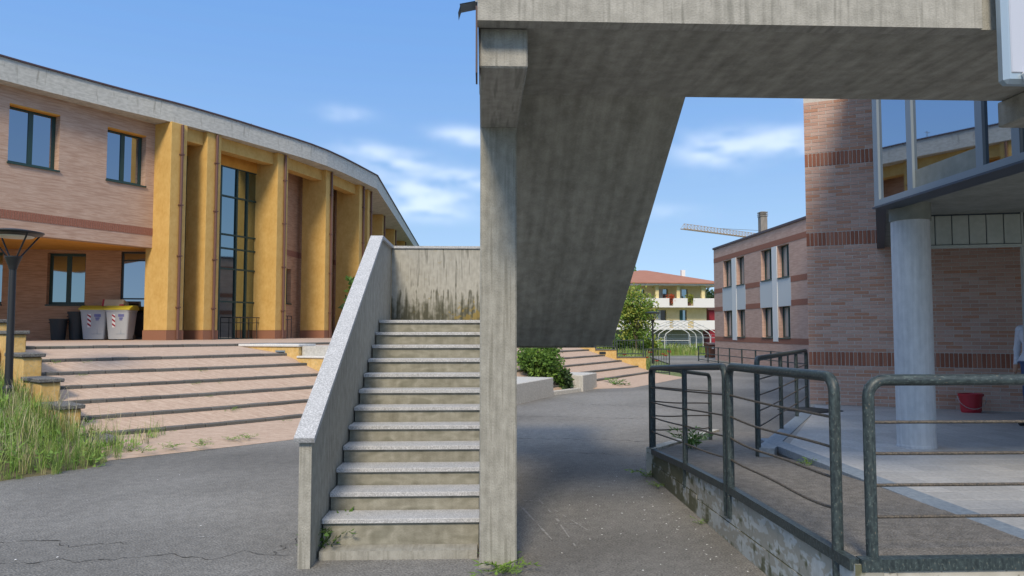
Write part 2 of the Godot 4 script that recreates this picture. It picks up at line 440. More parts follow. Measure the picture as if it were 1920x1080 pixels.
func make_sky() -> PanoramaSkyMaterial:
	var w := 1536; var h := 768
	var f := FastNoiseLite.new()
	f.seed = 5; f.frequency = 1.0; f.fractal_octaves = 5
	var g := FastNoiseLite.new()
	g.seed = 19; g.frequency = 1.0; g.fractal_octaves = 2
	var out := PackedByteArray()
	out.resize(w * h * 3)
	# drifts of cloud: azimuth from straight ahead (degrees), elevation, half width, half height, density
	var drift := [[-7.0, 12.6, 3.2, .8, .8], [-4.9, 10.5, 4.2, .9, 1.0], [-5.9, 9.2, 4.6, .7, .9], [-8.8, 13.6, 2.6, .5, .4], [-10.5, 16.0, 1.8, .5, .6], [-1.2, 14.7, 2.4, .6, 1.0], [-.8, 11.6, 2.6, .6, .9],
		[23.0, 13.5, 4.0, .9, 1.1], [17.5, 13.2, 2.6, 1.1, .9], [26.0, 16.6, 1.6, .7, .7], [13, 9.0, 3.5, .5, .3], [44, 17, 6, 1.6, .6]]
	for y in h:
		var el := (0.5 - (y + 0.5) / h) * PI
		var se := sin(el)
		var t := clampf(se, 0.0, 1.0)
		var base: Color
		# linear radiance: pale at the horizon, blue above
		var k := pow(1.0 - t, 4.6)
		base = Color(.092, .222, .50).lerp(Color(.40, .56, .69), k) * .5
		if el < 0: base = Color(.14, .14, .125)
		for x in w:
			var c := base
			if el > 0.02:
				var az := wrapf((x + 0.5) / w, -.5, .5) * TAU
				var p := Vector3(sin(az) * cos(el), se, -cos(az) * cos(el))
				var sx := az * 9.0; var sy := el * 34.0
				var cl := 0.0
				var azd := rad_to_deg(az); var eld := rad_to_deg(el)
				var nn := f.get_noise_2d(sx * 1.3, sy * 1.2)
				for d in drift:
					var dx: float = (azd - d[0]) / d[2]; var dy: float = (eld - d[1] + (azd - d[0]) * .07) / d[3]
					var q := dx * dx + dy * dy
					if q < 6: cl += exp(-q) * d[4] * clampf(.75 + nn * 1.5, 0.0, 1.3)
				# the same thin cloud goes on all round
				var q2 := Vector2(p.x, p.z) / maxf(se + .12, .1)
				var hi := g.get_noise_2d(q2.x * .9, q2.y * .9) * .6 + f.get_noise_2d(q2.x * 2.2, q2.y * 4.0) * .4
				if el > 0.44: cl += clampf(hi * 1.1 + .42, 0.0, .9) * smoothstep(.44, .75, el)
				cl = clampf(cl, 0.0, 1.0)
				c = base.lerp(Color(.70, .72, .74) if el > .7 else Color(.42, .445, .47).lerp(Color(.70, .72, .74), smoothstep(.44, .7, el)), cl * (.40 if el < .44 else .7))
			c = c.linear_to_srgb()
			var i := (y * w + x) * 3
			out[i] = int(clampf(c.r, 0, 1) * 255); out[i + 1] = int(clampf(c.g, 0, 1) * 255); out[i + 2] = int(clampf(c.b, 0, 1) * 255)
	var m := PanoramaSkyMaterial.new()
	m.energy_multiplier = 2.0
	m.panorama = ImageTexture.create_from_image(Image.create_from_data(w, h, false, Image.FORMAT_RGB8, out))
	return m

func _ready():
	rng.seed = 20240
	var cam := Camera3D.new()
	cam.name = "camera"
	cam.position = V(0, 1.85, 0)
	cam.rotation = V(atan(80.0 / 1400.0), -atan(55.0 / 1400.0), 0)
	cam.fov = rad_to_deg(2 * atan(540.0 / 1400.0))
	cam.near = 0.05; cam.far = 1200
	add_child(cam)
	cam.current = true
	var env := Environment.new()
	env.background_mode = Environment.BG_SKY
	env.sky = Sky.new()
	env.sky.sky_material = make_sky()
	env.ambient_light_source = Environment.AMBIENT_SOURCE_SKY
	env.tonemap_mode = Environment.TONE_MAPPER_LINEAR
	env.tonemap_exposure = 1.62
	env.sdfgi_enabled = true; env.ssao_enabled = true; env.ssil_enabled = true
	var we := WorldEnvironment.new()
	we.name = "world_environment"
	we.environment = env
	add_child(we)
	var sun := DirectionalLight3D.new()
	sun.name = "sun"
	sun.light_energy = 0.66
	sun.light_color = Color(1.0, .93, .82)
	sun.light_angular_distance = 13.0
	sun.shadow_enabled = true
	add_child(sun)
	sun.look_at_from_position(Vector3.ZERO, V(.17, -.86, -1.0), Vector3.UP)
	make_materials()
	ground()
	staircase()
	curved_building()
	entrance_steps()
	flank_walls()
	ramp_and_rails()
	brick_building()
	wing()
	planters()
	background()
	small_things()
	plants()
	person()

# ---------------------------------------------------------------- ground
func spline(p: Array, per: int) -> Array:
	var o := []
	for i in p.size() - 1:
		var a: Vector2 = p[maxi(i - 1, 0)]; var b: Vector2 = p[i]; var c: Vector2 = p[i + 1]; var d: Vector2 = p[mini(i + 2, p.size() - 1)]
		for k in per: o.append(b.cubic_interpolate(c, a, d, float(k) / per))
	o.append(p[-1])
	return o
func offset(p: Array, d: float) -> Array:   # to the side away from the street
	var o := []
	for i in p.size():
		var t: Vector2 = (p[mini(i + 1, p.size() - 1)] - p[maxi(i - 1, 0)]).normalized()
		o.append(p[i] + Vector2(t.y, -t.x) * d)
	return o
var kerb_line := []
func paving_edge() -> Array:   # where the brick paving meets the asphalt
	var o := []
	for i in kerb_line.size():
		var x: float = kerb_line[i].x
		var d := lerpf(1.45, .2, smoothstep(-3.2, -.6, x)) + 1.1 * smoothstep(3.0, 3.7, x)
		var t: Vector2 = (kerb_line[mini(i + 1, kerb_line.size() - 1)] - kerb_line[maxi(i - 1, 0)]).normalized()
		o.append(kerb_line[i] - Vector2(t.y, -t.x) * d)
	return o
func verge_height(x: float, z: float) -> float:
	var s := ((x + 5.75) * -.72 + (z + 9.6) * -.69)
	var side := (x + 6.55) * .70 - (z + 12.6) * .72
	return -.04 + (clampf((s - .1) * .19, .0, 1.3) * smoothstep(.15, -.75, side) + .055 * smoothstep(.0, .3, s) * smoothstep(.25, -.1, side)) * smoothstep(-5.0, -5.9, x)
func ground():
	kerb_line = spline([Vector2(-6.42, -11.95), Vector2(-3.75, -14.5), Vector2(.2, -19.3), Vector2(3.78, -24.9), Vector2(6.9, -30.0)], 6)
	var b := MB.new()
	b.quad(V(-600, -.06, 300), V(600, -.06, 300), V(600, -.06, -900), V(-600, -.06, -900))
	structure("ground", b, M.meadow)
	# asphalt in half-metre cells, its tone patchy
	var f := FastNoiseLite.new()
	f.seed = 4; f.frequency = .22; f.fractal_octaves = 4
	var edge := paving_edge()
	var poly := PackedVector2Array([Vector2(-30, 12), Vector2(-30, 1.5), Vector2(-9.0, -7.6), Vector2(-6.5, -10.0), Vector2(-5.9, -11.0)])
	for e in edge: poly.append(e)
	for e in [Vector2(8.6, -32), Vector2(10.5, -42), Vector2(12.0, -54), Vector2(22, -56), Vector2(22, -33), Vector2(40, -30), Vector2(40, 12)]: poly.append(e)
	b = MB.new()
	b.usecol = true
	var step := .6
	var x := -30.0
	while x < 40:
		var z := -56.4
		while z < 12:
			var st := step if (x > -13 and x < 10.4 and z > -36) else step
			var cell := PackedVector2Array([Vector2(x, z), Vector2(x + st, z), Vector2(x + st, z + st), Vector2(x, z + st)])
			if (x > 10 or z > 3 or x < -14):   # far cells join up
				pass
			var inside := true
			for q in cell:
				if not Geometry2D.is_point_in_polygon(q, poly): inside = false
			var shapes := [cell] if inside else Geometry2D.intersect_polygons(cell, poly)
			for s in shapes:
				var ix := Geometry2D.triangulate_polygon(s)
				for i in range(0, ix.size(), 3):
					var k := [s[ix[i]], s[ix[i + 1]], s[ix[i + 2]]]
					var up: bool = Vector3(k[1].x - k[0].x, 0, k[1].y - k[0].y).cross(Vector3(k[2].x - k[0].x, 0, k[2].y - k[0].y)).y > 0
					var order := [0, 2, 1] if up else [0, 1, 2]
					for j in order:
						var p: Vector2 = k[j]
						var t := .84 + f.get_noise_2d(p.x, p.y) * .42 + f.get_noise_2d(p.x * 5 + 90, p.y * 5) * .16
						b.c = Color(t, t * .995, t * .985)
						b._put(V(p.x, 0, p.y), Vector3.UP, p)
			z += step
		x += step
	var road := structure("asphalt", b, M.asphalt)
	# cracks and chalk on the asphalt
	for cr in [[Vector2(-5.6, -6.9), Vector2(-3.1, -6.75), .008], [Vector2(-4.6, -6.15), Vector2(-1.6, -6.4), .007], [Vector2(.4, -13.0), Vector2(3.4, -12.4), .012], [Vector2(1.0, -11.6), Vector2(3.3, -10.6), .009], [Vector2(.3, -16.4), Vector2(4.2, -15.6), .013], [Vector2(2.4, -19.0), Vector2(6.4, -17.0), .013], [Vector2(-1.7, -6.35), Vector2(-1.45, -8.2), .006]]:
		b = MB.new()
		var n := 70
		var d: Vector2 = (cr[1] - cr[0]) / n
		var sd := Vector2(-d.y, d.x).normalized()
		var prev: Vector2 = cr[0]
		for i in n:
			var q: Vector2 = cr[0] + d * (i + 1) + sd * (f.get_noise_2d(i * .35, cr[0].x * 30) * .22 + f.get_noise_2d(i * 3.1, cr[0].y * 30) * .03)
			var w: float = cr[2] * (.25 + absf(f.get_noise_2d(i * 4.0, 3)) * 1.6)
			b.quad(V(prev.x, .004, prev.y) + V(sd.x, 0, sd.y) * w, V(q.x, .004, q.y) + V(sd.x, 0, sd.y) * w, V(q.x, .004, q.y) - V(sd.x, 0, sd.y) * w, V(prev.x, .004, prev.y) - V(sd.x, 0, sd.y) * w)
			prev = q
		part("crack", b, M.crack, road)
	for ch in [[.42, -7.9, .62, -6.7, .010], [.62, -8.3, .76, -7.2, .010], [.45, -8.25, .64, -8.2, .018], [.70, -7.25, .95, -7.22, .016], [.74, -7.3, .80, -6.5, .008], [.72, -7.9, .98, -7.0, .008], [-1.5, -6.2, -1.2, -6.08, .014], [-2.6, -6.9, -2.4, -6.94, .02]]:
		b = MB.new()
		for k in 9:
			if rng.randf() < .3: continue
			var p := Vector2(ch[0], ch[1]).lerp(Vector2(ch[2], ch[3]), k / 9.0); var q := Vector2(ch[0], ch[1]).lerp(Vector2(ch[2], ch[3]), (k + .9) / 9.0)
			var sd: Vector2 = (q - p).orthogonal().normalized() * ch[4] * rng.randf_range(.4, 1.2)
			b.quad(V(p.x + sd.x, .004, p.y + sd.y), V(q.x + sd.x, .004, q.y + sd.y), V(q.x - sd.x, .004, q.y - sd.y), V(p.x - sd.x, .004, p.y - sd.y))
		part("chalk_mark", b, M.chalk, road)
	# pale crumbs and petals lying about
	b = MB.new()
	for k in 120:
		var p := Vector2(rng.randfn(1.75, .35), rng.randfn(-6.9, 1.1)) if k < 95 else Vector2(rng.randf_range(-6.2, 2.0), rng.randf_range(-10.4, -5.3))
		if p.x > 2.1: continue
		if Geometry2D.is_point_in_polygon(p, PackedVector2Array([Vector2(-1.6, -5.9), Vector2(.4, -5.9), Vector2(.4, -11), Vector2(-1.6, -11)])): continue
		if not Geometry2D.is_point_in_polygon(p, poly): continue
		var r := rng.randf_range(.004, .011)
		var a := rng.randf() * TAU
		b.xf = Transform3D(Basis(Vector3.UP, a), V(p.x, .002, p.y))
		b.tri(V(-r, 0, r), V(r * 1.3, .006, r * .6), V(0, .002, -r)); b.tri(V(-r, 0, r), V(0, .002, -r), V(-r * 1.2, .005, -r * .3))
	var cr2 := part("fallen_petals", b, M.white)
	tag(cr2, "pale crumbs and petals scattered over the grey asphalt beside the ramp wall", "litter", "", "stuff")
	# grass bank
	b = MB.new()
	for i in 34:
		for j in 50:
			var q := []
			for k in [[0, 0], [0, 1], [1, 1], [1, 0]]:
				var px: float = -17.0 + (i + k[0]) * .36; var pz: float = -26.0 + (j + k[1]) * .36
				q.append(V(px, verge_height(px, pz) + f.get_noise_2d(px * 6, pz * 6) * .03, pz))
			var vc: Vector3 = (q[0] + q[2]) / 2
			if vc.x > -5.0 or ((vc.x + 6.55) * .70 - (vc.z + 12.6) * .72 > .1 and vc.z < -10.9): continue
			if ((vc.x + 5.75) * -.72 + (vc.z + 9.6) * -.69) < -.15: continue
			b.quad(q[0], q[1], q[2], q[3])
	structure("verge", b, M.soil)

# ---------------------------------------------------------------- the concrete stair and walkway
func staircase():
	var t := thing("concrete_staircase", V(-.6, 0, -7), "grey concrete outdoor staircase with granite treads, rising to an overhead walkway on a square pillar", "staircase")
	var z0 := -6.35; var rise := .1546; var h1 := .286; var xl := -1.335; var xr := -.03
	# lower flight body
	var prof := [Vector2(z0 - .03, -.02), Vector2(z0 - .03, h1 - .04)]
	for k in range(1, 12):
		var h := h1 + rise * k
		prof.append(Vector2(z0 - .3 * k - .03, h - rise - .04)); prof.append(Vector2(z0 - .3 * k - .03, h - .04))
	prof.append(Vector2(-11.0, h1 + rise * 11 - .04)); prof.append(Vector2(-11.0, h1 + rise * 11 - .3))
	prof.append(Vector2(-9.75, h1 + rise * 11 - .3)); prof.append(Vector2(-7.0, -.02))
	var b := MB.new()
	b.extrude_x(prof, xl + .012, xr)
	part("flight", b, M.riser, t)
	b = MB.new(); b.hexa(V(xl + .02, -.02, -6.375), V(xr - .01, .07, -6.19))
	part("base_step", b, M.concrete, t)
	for k in 12:
		b = MB.new()
		var h := h1 + rise * k
		var z := z0 - .3 * k
		b.cbox(V(xl + .002 + (.004 if k % 2 else .0), h - .038, z - .315 if k < 11 else z - 1.2), V(xr + .006, h, z), .004)
		part("tread", b, M.granite, t)
	# side wall with granite coping
	var hw := 3.05
	b = MB.new()
	b.extrude_x([Vector2(-5.98, -.02), Vector2(-5.98, 1.0), Vector2(-9.8, hw), Vector2(-10.94, hw), Vector2(-10.94, 1.6), Vector2(-7.2, -.02)], -1.435, -1.338)
	part("side_wall", b, M.concrete, t)
	b = MB.new(); b.hexa(V(-1.335, 1.6, -11.06), V(1.66, hw, -10.945))
	part("landing_wall", b, M.landing_wall, t)
	var sl := Vector2(-9.8 + 5.98, hw - 1.0).normalized()
	var nn := Vector2(sl.y, -sl.x)
	if nn.y < 0: nn = -nn
	for k in 3:
		var a := Vector2(-5.98, 1.0) + sl * (-.05 + 1.475 * k); var e := Vector2(-5.98, 1.0) + sl * (-.05 + 1.475 * (k + 1) - .003)
		if k == 2: e = Vector2(-9.8, hw)
		b = MB.new()
		b.extrude_x([a + nn * .003, e + nn * .003, e + nn * .045, a + nn * .045], -1.465, -1.305)
		part("coping", b, M.granite, t)
	b = MB.new(); b.hexa(V(-1.465, hw + .003, -11.09), V(-1.305, hw + .045, -9.79))
	part("coping", b, M.granite, t)
	b = MB.new(); b.hexa(V(-1.303, hw + .003, -11.09), V(1.68, hw + .038, -10.92))
	part("coping", b, M.granite, t)
	# pillar with its cantilever beam
	b = MB.new(); b.cbox(V(-.022, -.03, -6.35), V(.272, 3.5, -5.95), .012)
	part("pillar", b, M.concrete, t)
	b = MB.new(); b.cbox(V(-.024, 3.49, -6.38), V(.278, 3.745, -4.575), .01)
	part("beam", b, M.fascia, t)
	# walkway
	b = MB.new(); b.hexa(V(-.03, 3.742, -5.9), V(4.68, 3.95, -4.53))
	part("walkway_slab", b, M.soffit, t)
	b = MB.new(); b.hexa(V(-.035, 3.725, -4.53), V(3.1, 4.95, -4.42))
	part("parapet", b, M.fascia, t)
	b = MB.new(); b.hexa(V(3.1, 3.728, -4.53), V(4.68, 4.5, -4.45))
	part("parapet", b, M.concrete, t)
	b = MB.new(); b.hexa(V(1.66, 3.951, -5.9), V(4.68, 4.95, -5.8))
	part("parapet", b, M.concrete, t)
	b = MB.new(); b.hexa(V(-.035, 3.951, -6.3), V(.07, 4.95, -4.53))
	part("parapet", b, M.concrete, t)
	b = MB.new(); b.cbox(V(4.27, 3.53, -5.95), V(4.68, 3.741, -4.7), .01)
	part("beam", b, M.soffit, t)
	# upper flight: a sloping slab that comes back towards the street, with its steps on top
	b = MB.new()
	var up := [Vector2(-5.9, 3.742), Vector2(-5.9, 3.95)]
	for k in range(1, 13):
		up.append(Vector2(-5.9 - .3 * k + .0, 3.95 - .155 * (k - 1))); up.append(Vector2(-5.9 - .3 * k, 3.95 - .155 * k))
	up.append(Vector2(-9.62, 1.99)); up.append(Vector2(-9.62, 1.66)); up.append(Vector2(-9.46, 1.66))
	b.extrude_x(up, -.01, 1.64)
	part("upper_flight", b, M.soffit, t)
	b = MB.new(); b.hexa(V(-.02, 1.67, -10.945), V(1.64, 1.96, -9.62))
	part("landing_slab", b, M.soffit, t)
	# grey gutter bracket and dark drain flashing at the parapet's end
	b = MB.new()
	b.xf = Transform3D(Basis.IDENTITY, V(-.1, 3.87, -4.55))
	b.extrude_x([Vector2(-.06, .0), Vector2(.06, .0), Vector2(.06, .3), Vector2(-.06, .3)], .05, .063)
	b.quad(V(.05, .0, .06), V(.05, .0, -.06), V(-.04, -.02, -.06), V(-.04, -.02, .06)); b.quad(V(-.04, -.02, .06), V(-.04, -.02, -.06), V(-.055, -.07, -.06), V(-.055, -.07, .06))
	b.quad(V(.05, .006, -.06), V(.05, .006, .06), V(-.045, -.014, .06), V(-.045, -.014, -.06))
	part("gutter_lip", b, M.frame_grey, t)
	b = MB.new(); b.hexa(V(-.047, 3.43, -4.72), V(-.036, 3.85, -4.5))
	part("drain_flashing", b, M.roof_edge, t)

# ---------------------------------------------------------------- walls with openings
func holed(b: MB, x0: float, x1: float, y0: float, y1: float, holes: Array, depth: float):
	var xs := [x0, x1]; var ys := [y0, y1]
	for h in holes:
		xs.append(h[0]); xs.append(h[1]); ys.append(h[2]); ys.append(h[3])
	xs.sort(); ys.sort()
	for i in xs.size() - 1:
		for j in ys.size() - 1:
			if xs[i + 1] - xs[i] < .001 or ys[j + 1] - ys[j] < .001: continue
			var cx: float = (xs[i] + xs[i + 1]) / 2; var cy: float = (ys[j] + ys[j + 1]) / 2
			var inh := false
			for h in holes:
				if cx > h[0] and cx < h[1] and cy > h[2] and cy < h[3]: inh = true
			if inh: continue
			b.quad(V(xs[i], ys[j], 0), V(xs[i + 1], ys[j], 0), V(xs[i + 1], ys[j + 1], 0), V(xs[i], ys[j + 1], 0))
			b.quad(V(xs[i + 1], ys[j], -depth), V(xs[i], ys[j], -depth), V(xs[i], ys[j + 1], -depth), V(xs[i + 1], ys[j + 1], -depth))
	for h in holes:
		b.quad(V(h[0], h[2], 0), V(h[0], h[2], -depth), V(h[0], h[3], -depth), V(h[0], h[3], 0))
		b.quad(V(h[1], h[2], -depth), V(h[1], h[2], 0), V(h[1], h[3], 0), V(h[1], h[3], -depth))
		b.quad(V(h[0], h[2], -depth), V(h[0], h[2], 0), V(h[1], h[2], 0), V(h[1], h[2], -depth))
		b.quad(V(h[0], h[3], 0), V(h[0], h[3], -depth), V(h[1], h[3], -depth), V(h[1], h[3], 0))
	b.quad(V(x0, y0, -depth), V(x0, y0, 0), V(x0, y1, 0), V(x0, y1, -depth)); b.quad(V(x1, y0, 0), V(x1, y0, -depth), V(x1, y1, -depth), V(x1, y1, 0))
	b.quad(V(x0, y1, 0), V(x1, y1, 0), V(x1, y1, -depth), V(x0, y1, -depth)); b.quad(V(x0, y0, -depth), V(x1, y0, -depth), V(x1, y0, 0), V(x0, y0, 0))
func window(parent: Node, xf: Transform3D, x0: float, x1: float, y0: float, y1: float, z: float, n: int, fm: Material, gm: Material, bar := .07, rows := [], sill := true):
	var b := MB.new(xf)
	var s := .06
	b.hexa(V(x0, y0, z - s), V(x0 + bar, y1, z)); b.hexa(V(x1 - bar, y0, z - s), V(x1, y1, z))
	b.hexa(V(x0 + bar, y0, z - s), V(x1 - bar, y0 + bar, z)); b.hexa(V(x0 + bar, y1 - bar, z - s), V(x1 - bar, y1, z))
	var xs := [x0 + bar]
	for k in range(1, n):
		var xc := lerpf(x0, x1, float(k) / n)
		b.hexa(V(xc - bar * .75, y0 + bar, z - s), V(xc + bar * .75, y1 - bar, z + .004))
		xs.append(xc - bar * .75); xs.append(xc + bar * .75)
	xs.append(x1 - bar)
	var ys := [y0 + bar]
	for r in rows:
		b.hexa(V(x0 + bar, r - bar * .4, z - s), V(x1 - bar, r + bar * .4, z - .003))
		ys.append(r - bar * .4); ys.append(r + bar * .4)
	ys.append(y1 - bar)
	var o := part("window", b, fm, parent)
	for i in range(0, xs.size(), 2):
		for j in range(0, ys.size(), 2):
			b = MB.new(xf)
			var tl := rng.randf_range(-.006, .006)
			b.quad(V(xs[i], ys[j], z - .03), V(xs[i + 1], ys[j], z - .03 + tl), V(xs[i + 1], ys[j + 1], z - .03 + tl), V(xs[i], ys[j + 1], z - .03))
			part("pane", b, gm, o)
	if sill:
		b = MB.new(xf); b.hexa(V(x0 - .02, y0 - .05, z - .05), V(x1 + .02, y0 - .003, .05))
		part("sill", b, fm, o)

# ---------------------------------------------------------------- curved building with yellow fins
func curved_building():
	var A := Vector2(-13.47, -21.27); var B := Vector2(-10.85, -25.37)
	var t := thing("curved_brick_building", V(-10, 1.54, -27), "two-storey curved brick school building with yellow fin columns and a concrete eave", "building")
	var xf := fr(A, B)
	var L := A.distance_to(B)
	var W1 := [.12, 1.42 + .1, 6.62, 8.3]; var W2 := [2.98, 4.3, 6.62, 8.3]
	var ex := -7.0
	var W0 := [-3.0, -1.7, 6.62, 8.3]
	var b := MB.new(xf)
	holed(b, ex, L, 4.6, 8.8, [W1, W2, W0], .34)
	part("upper_wall", b, M.brick_far, t)
	for w in [W1, W2, W0]: window(t, xf, w[0], w[1], w[2], w[3], -.24, 2, M.green, M.glass, .085)
	for w in [W1, W2, W0]:   # yellow plastered lintel
		b = MB.new(xf); b.hexa(V(w[0] + .003, w[3] - .035, -.23), V(w[1] - .003, w[3] - .002, -.008))
		part("lintel", b, M.orange, t)
	# band of upright bricks
	b = MB.new(xf)
	var x := ex
	while x < L - .06:
		b.hexa(V(x + .006, 5.0, -.01), V(x + .062, 5.25, .012)); x += .07
	var sc := part("soldier_course", b, M.brick_red, t)
	sc.set_meta("kind", "stuff")
	# recessed ground floor under the overhang
	var G1 := Vector2(-21.0, -25.3); var G2 := Vector2(-11.2, -26.31)
	var gx := fr(G1, G2)
	var GL := G1.distance_to(G2)
	var o1 := Vector2(-14.85, -26.0) - G1
	var wx := 6.22
	b = MB.new(gx)
	var gw := [wx, wx + 1.22, 2.74, 4.5]; var gg := [wx + 2.36, wx + 3.3, 1.56, 4.58]; var gz := [wx - 2.6, wx - 1.4, 2.74, 4.5]
	holed(b, 0, GL, 1.5, 4.62, [gw, gg, gz], .3)
	part("ground_floor_wall", b, M.brick_warm, t)
	window(t, gx, gw[0], gw[1], gw[2], gw[3], -.2, 2, M.green, M.glass_dark, .09)
	window(t, gx, gz[0], gz[1], gz[2], gz[3], -.2, 2, M.green, M.glass_dark, .09)
	window(t, gx, gg[0], gg[1], gg[2], gg[3], -.06, 1, M.darkframe, M.glass, .06, [2.95, 4.28], false)
	# soffit of the overhang
	b = MB.new()
	var bk := A + (A - B).normalized() * 7.0
	b.prism(PackedVector2Array([bk + Vector2(-.3, -.2), B + Vector2(-.1, -.1), Vector2(-11.0, -26.5), Vector2(-21, -25.6)]), 4.61, 4.78)
	part("overhang_soffit", b, M.orange, t)
	# fin columns, each with a rain pipe
	var P := [Vector2(-10.1, -25.06), Vector2(-9.4, -26.33), Vector2(-7.8, -29.3), Vector2(-6.62, -32.41), Vector2(-5.75, -35.62), Vector2(-5.57, -36.84), Vector2(-5.95, -44.74), Vector2(-6.02, -51.16), Vector2(-6.05, -58)]
	var dirs := []
	for i in P.size():
		var d: Vector2
		if i < 6: d = (P[mini(i + 1, 5)] - P[maxi(i - 1, 0)]).normalized()
		else: d = Vector2(0, -1)
		if i == 0: d = Vector2(.50, -.866)
		dirs.append(d)
	for i in P.size():
		var cf := fr(P[i], P[i] + dirs[i])
		b = MB.new(cf)
		b.cbox(V(-.36, 1.86, -1.15), V(.26, 8.76, .0), .012)
		var c := part("column", b, M.yellow, t)
		b = MB.new(cf); b.hexa(V(-.375, 1.53, -1.17), V(.275, 1.862, .015))
		part("plinth", b, M.plinth, c)
		b = MB.new(cf); b.tube([V(.02, 1.56, .06), V(.02, 8.72, .06)], .05, 8)
		for yy in [2.6, 4.3, 6.0, 7.7]: b.hexa(V(-.05, yy, .0), V(.09, yy + .04, .115))
		part("rain_pipe", b, M.pipe, c)
	# beams between fins
	for i in 5:
		var p: Vector2 = P[i] + dirs[i] * .26; var q: Vector2 = P[i + 1] - dirs[i + 1] * .36
		var cf := fr(p, q)
		b = MB.new(cf); b.hexa(V(-.15, 8.30, -.62), V(p.distance_to(q) + .15, 8.757, -.2))
		part("beam", b, M.yellow, t)
	# recessed entrance wall: curtain wall then brick
	var back := []
	for i in 6: back.append(P[i] + Vector2(dirs[i].y, -dirs[i].x) * (.95 if i < 3 else 1.45))
	var S: Vector2 = back[0] - dirs[0] * .1
	var E: Vector2 = back[2] + dirs[2] * .62
	var cx := fr(S, E); var CL := S.distance_to(E)
	b = MB.new(cx); b.hexa(V(-.4, 8.0, -.3), V(CL, 8.757, 0))
	part("lintel_wall", b, M.orange, t)
	b = MB.new(cx)
	var mull := [0.0]
	var mx := 0.0
	var wid := [.55, .6, .45, .5, .62, .78, .52, .62, .6, .6]
	for w in wid:
		mx += w
		if mx < CL - .1: mull.append(mx)
	mull.append(CL)
	var rows := [1.545, 2.93, 4.16, 4.92, 5.44, 6.88, 8.0]
	for m in mull: b.hexa(V(m - .035, 1.545, -.12), V(m + .035, 8.0, .0))
	for r in rows: b.hexa(V(0, r - .03, -.11), V(CL, r + .03, -.004))
	var cw := part("curtain_wall", b, M.green, t)
	for i in mull.size() - 1:
		for j in rows.size() - 1:
			b = MB.new(cx)
			var tl := rng.randf_range(-.008, .008); var tv := rng.randf_range(-.008, .008)
			b.quad(V(mull[i] + .03, rows[j] + .03, -.06), V(mull[i + 1] - .03, rows[j] + .03, -.06 + tl), V(mull[i + 1] - .03, rows[j + 1] - .03, -.06 + tl + tv), V(mull[i] + .03, rows[j + 1] - .03, -.06 + tv))
			part("pane", b, M.glass_dark, cw)
	for nt in [[mull[4] + .15, 3.0, .22, .62], [mull[4] + .15, 2.62, .22, .25], [mull[1] + .25, 3.05, .22, .3]]:
		b = MB.new(cx); b.hexa(V(nt[0], nt[1], -.055), V(nt[0] + nt[2], nt[1] + nt[3], -.045))
		part("notice", b, M.paper, t)
	b = MB.new(cx)   # low rail before the glass
	for k in 6: b.tube([V(CL - 2.3 + k * .4, 1.54, .25), V(CL - 2.3 + k * .4, 2.35, .25)], .014, 6)
	b.tube([V(CL - 2.3, 2.35, .25), V(CL - .3, 2.35, .25)], .018, 6); b.tube([V(CL - 2.3, 2.15, .25), V(CL - .3, 2.15, .25)], .012, 6)
	part("guard_rail", b, M.darkframe, t)
	# brick recess
	var F: Vector2 = back[5] + dirs[5] * 3.0
	var pts := [E, back[3], back[4], back[5], F]
	for i in 4:
		var bx := fr(pts[i], pts[i + 1]); var bl: float = (pts[i] as Vector2).distance_to(pts[i + 1])
		b = MB.new(bx)
		var holes := [[.95, 1.75, 3.0, 4.45]] if i == 0 else ([[.5, 1.4, 1.56, 4.4]] if i == 1 else [])
		holed(b, 0 if i else -.25, bl, 1.5, 8.757, holes, .3)
		part("recess_wall", b, M.brick_warm, t)
		b = MB.new(bx); b.hexa(V(0.01, 5.0, -.1), V(bl - .01, 5.25, .008))
		part("brick_band", b, M.brick_red, t)
		if i == 0: window(t, bx, .95, 1.75, 3.0, 4.45, -.18, 1, M.green, M.glass_dark, .06)
		if i == 1: window(t, bx, .5, 1.4, 1.56, 4.4, -.18, 1, M.green, M.glass_dark, .06, [3.6], false)
	b = MB.new(fr(pts[0], pts[1]))
	for k in 3: b.tube([V(.35 + k * .4, 1.54, .3), V(.35 + k * .4, 2.45, .3)], .016, 6)
	b.tube([V(.35, 2.45, .3), V(1.15, 2.45, .3)], .018, 6); b.tube([V(.35, 2.3, .3), V(1.15, 2.3, .3)], .014, 6)
	part("guard_rail", b, M.darkframe, t)
	# the long rear side
	var R0 := Vector2(-7.1, -38.0); var R1 := Vector2(-7.25, -68.0)
	var rx := fr(R0, R1)
	b = MB.new(rx)
	var rh := []
	for k in 7: rh.append([1.0 + k * 3.3, 2.1 + k * 3.3, 6.4, 8.1])
	holed(b, -.6, 30, 1.0, 8.757, rh, .3)
	part("rear_wall", b, M.brick_far, t)
	for h in rh: window(t, rx, h[0], h[1], h[2], h[3], -.2, 2, M.green, M.glass, .07)
	# eave
	var ev := spline([Vector2(-16.4, -15.4), Vector2(-14.9, -18.1), Vector2(-13.31, -20.71), Vector2(-12.30, -22.2), Vector2(-11.21, -23.7), Vector2(-9.93, -25.35), Vector2(-8.42, -27.75), Vector2(-6.55, -31.3), Vector2(-5.17, -36.35)], 4)
	ev.append(Vector2(-5.75, -68))
	var inner := offset(ev, 2.6)
	inner[inner.size() - 2] = Vector2(-7.9, -37.4)
	var roof := offset(ev, 7.0)
	roof[roof.size() - 2] = Vector2(-12.5, -38.6)
	var ft := 9.40; var fb := 8.76
	b = MB.new()
	var d := MB.new(); var e2 := MB.new(); var rf := MB.new()
	var run := 0.0
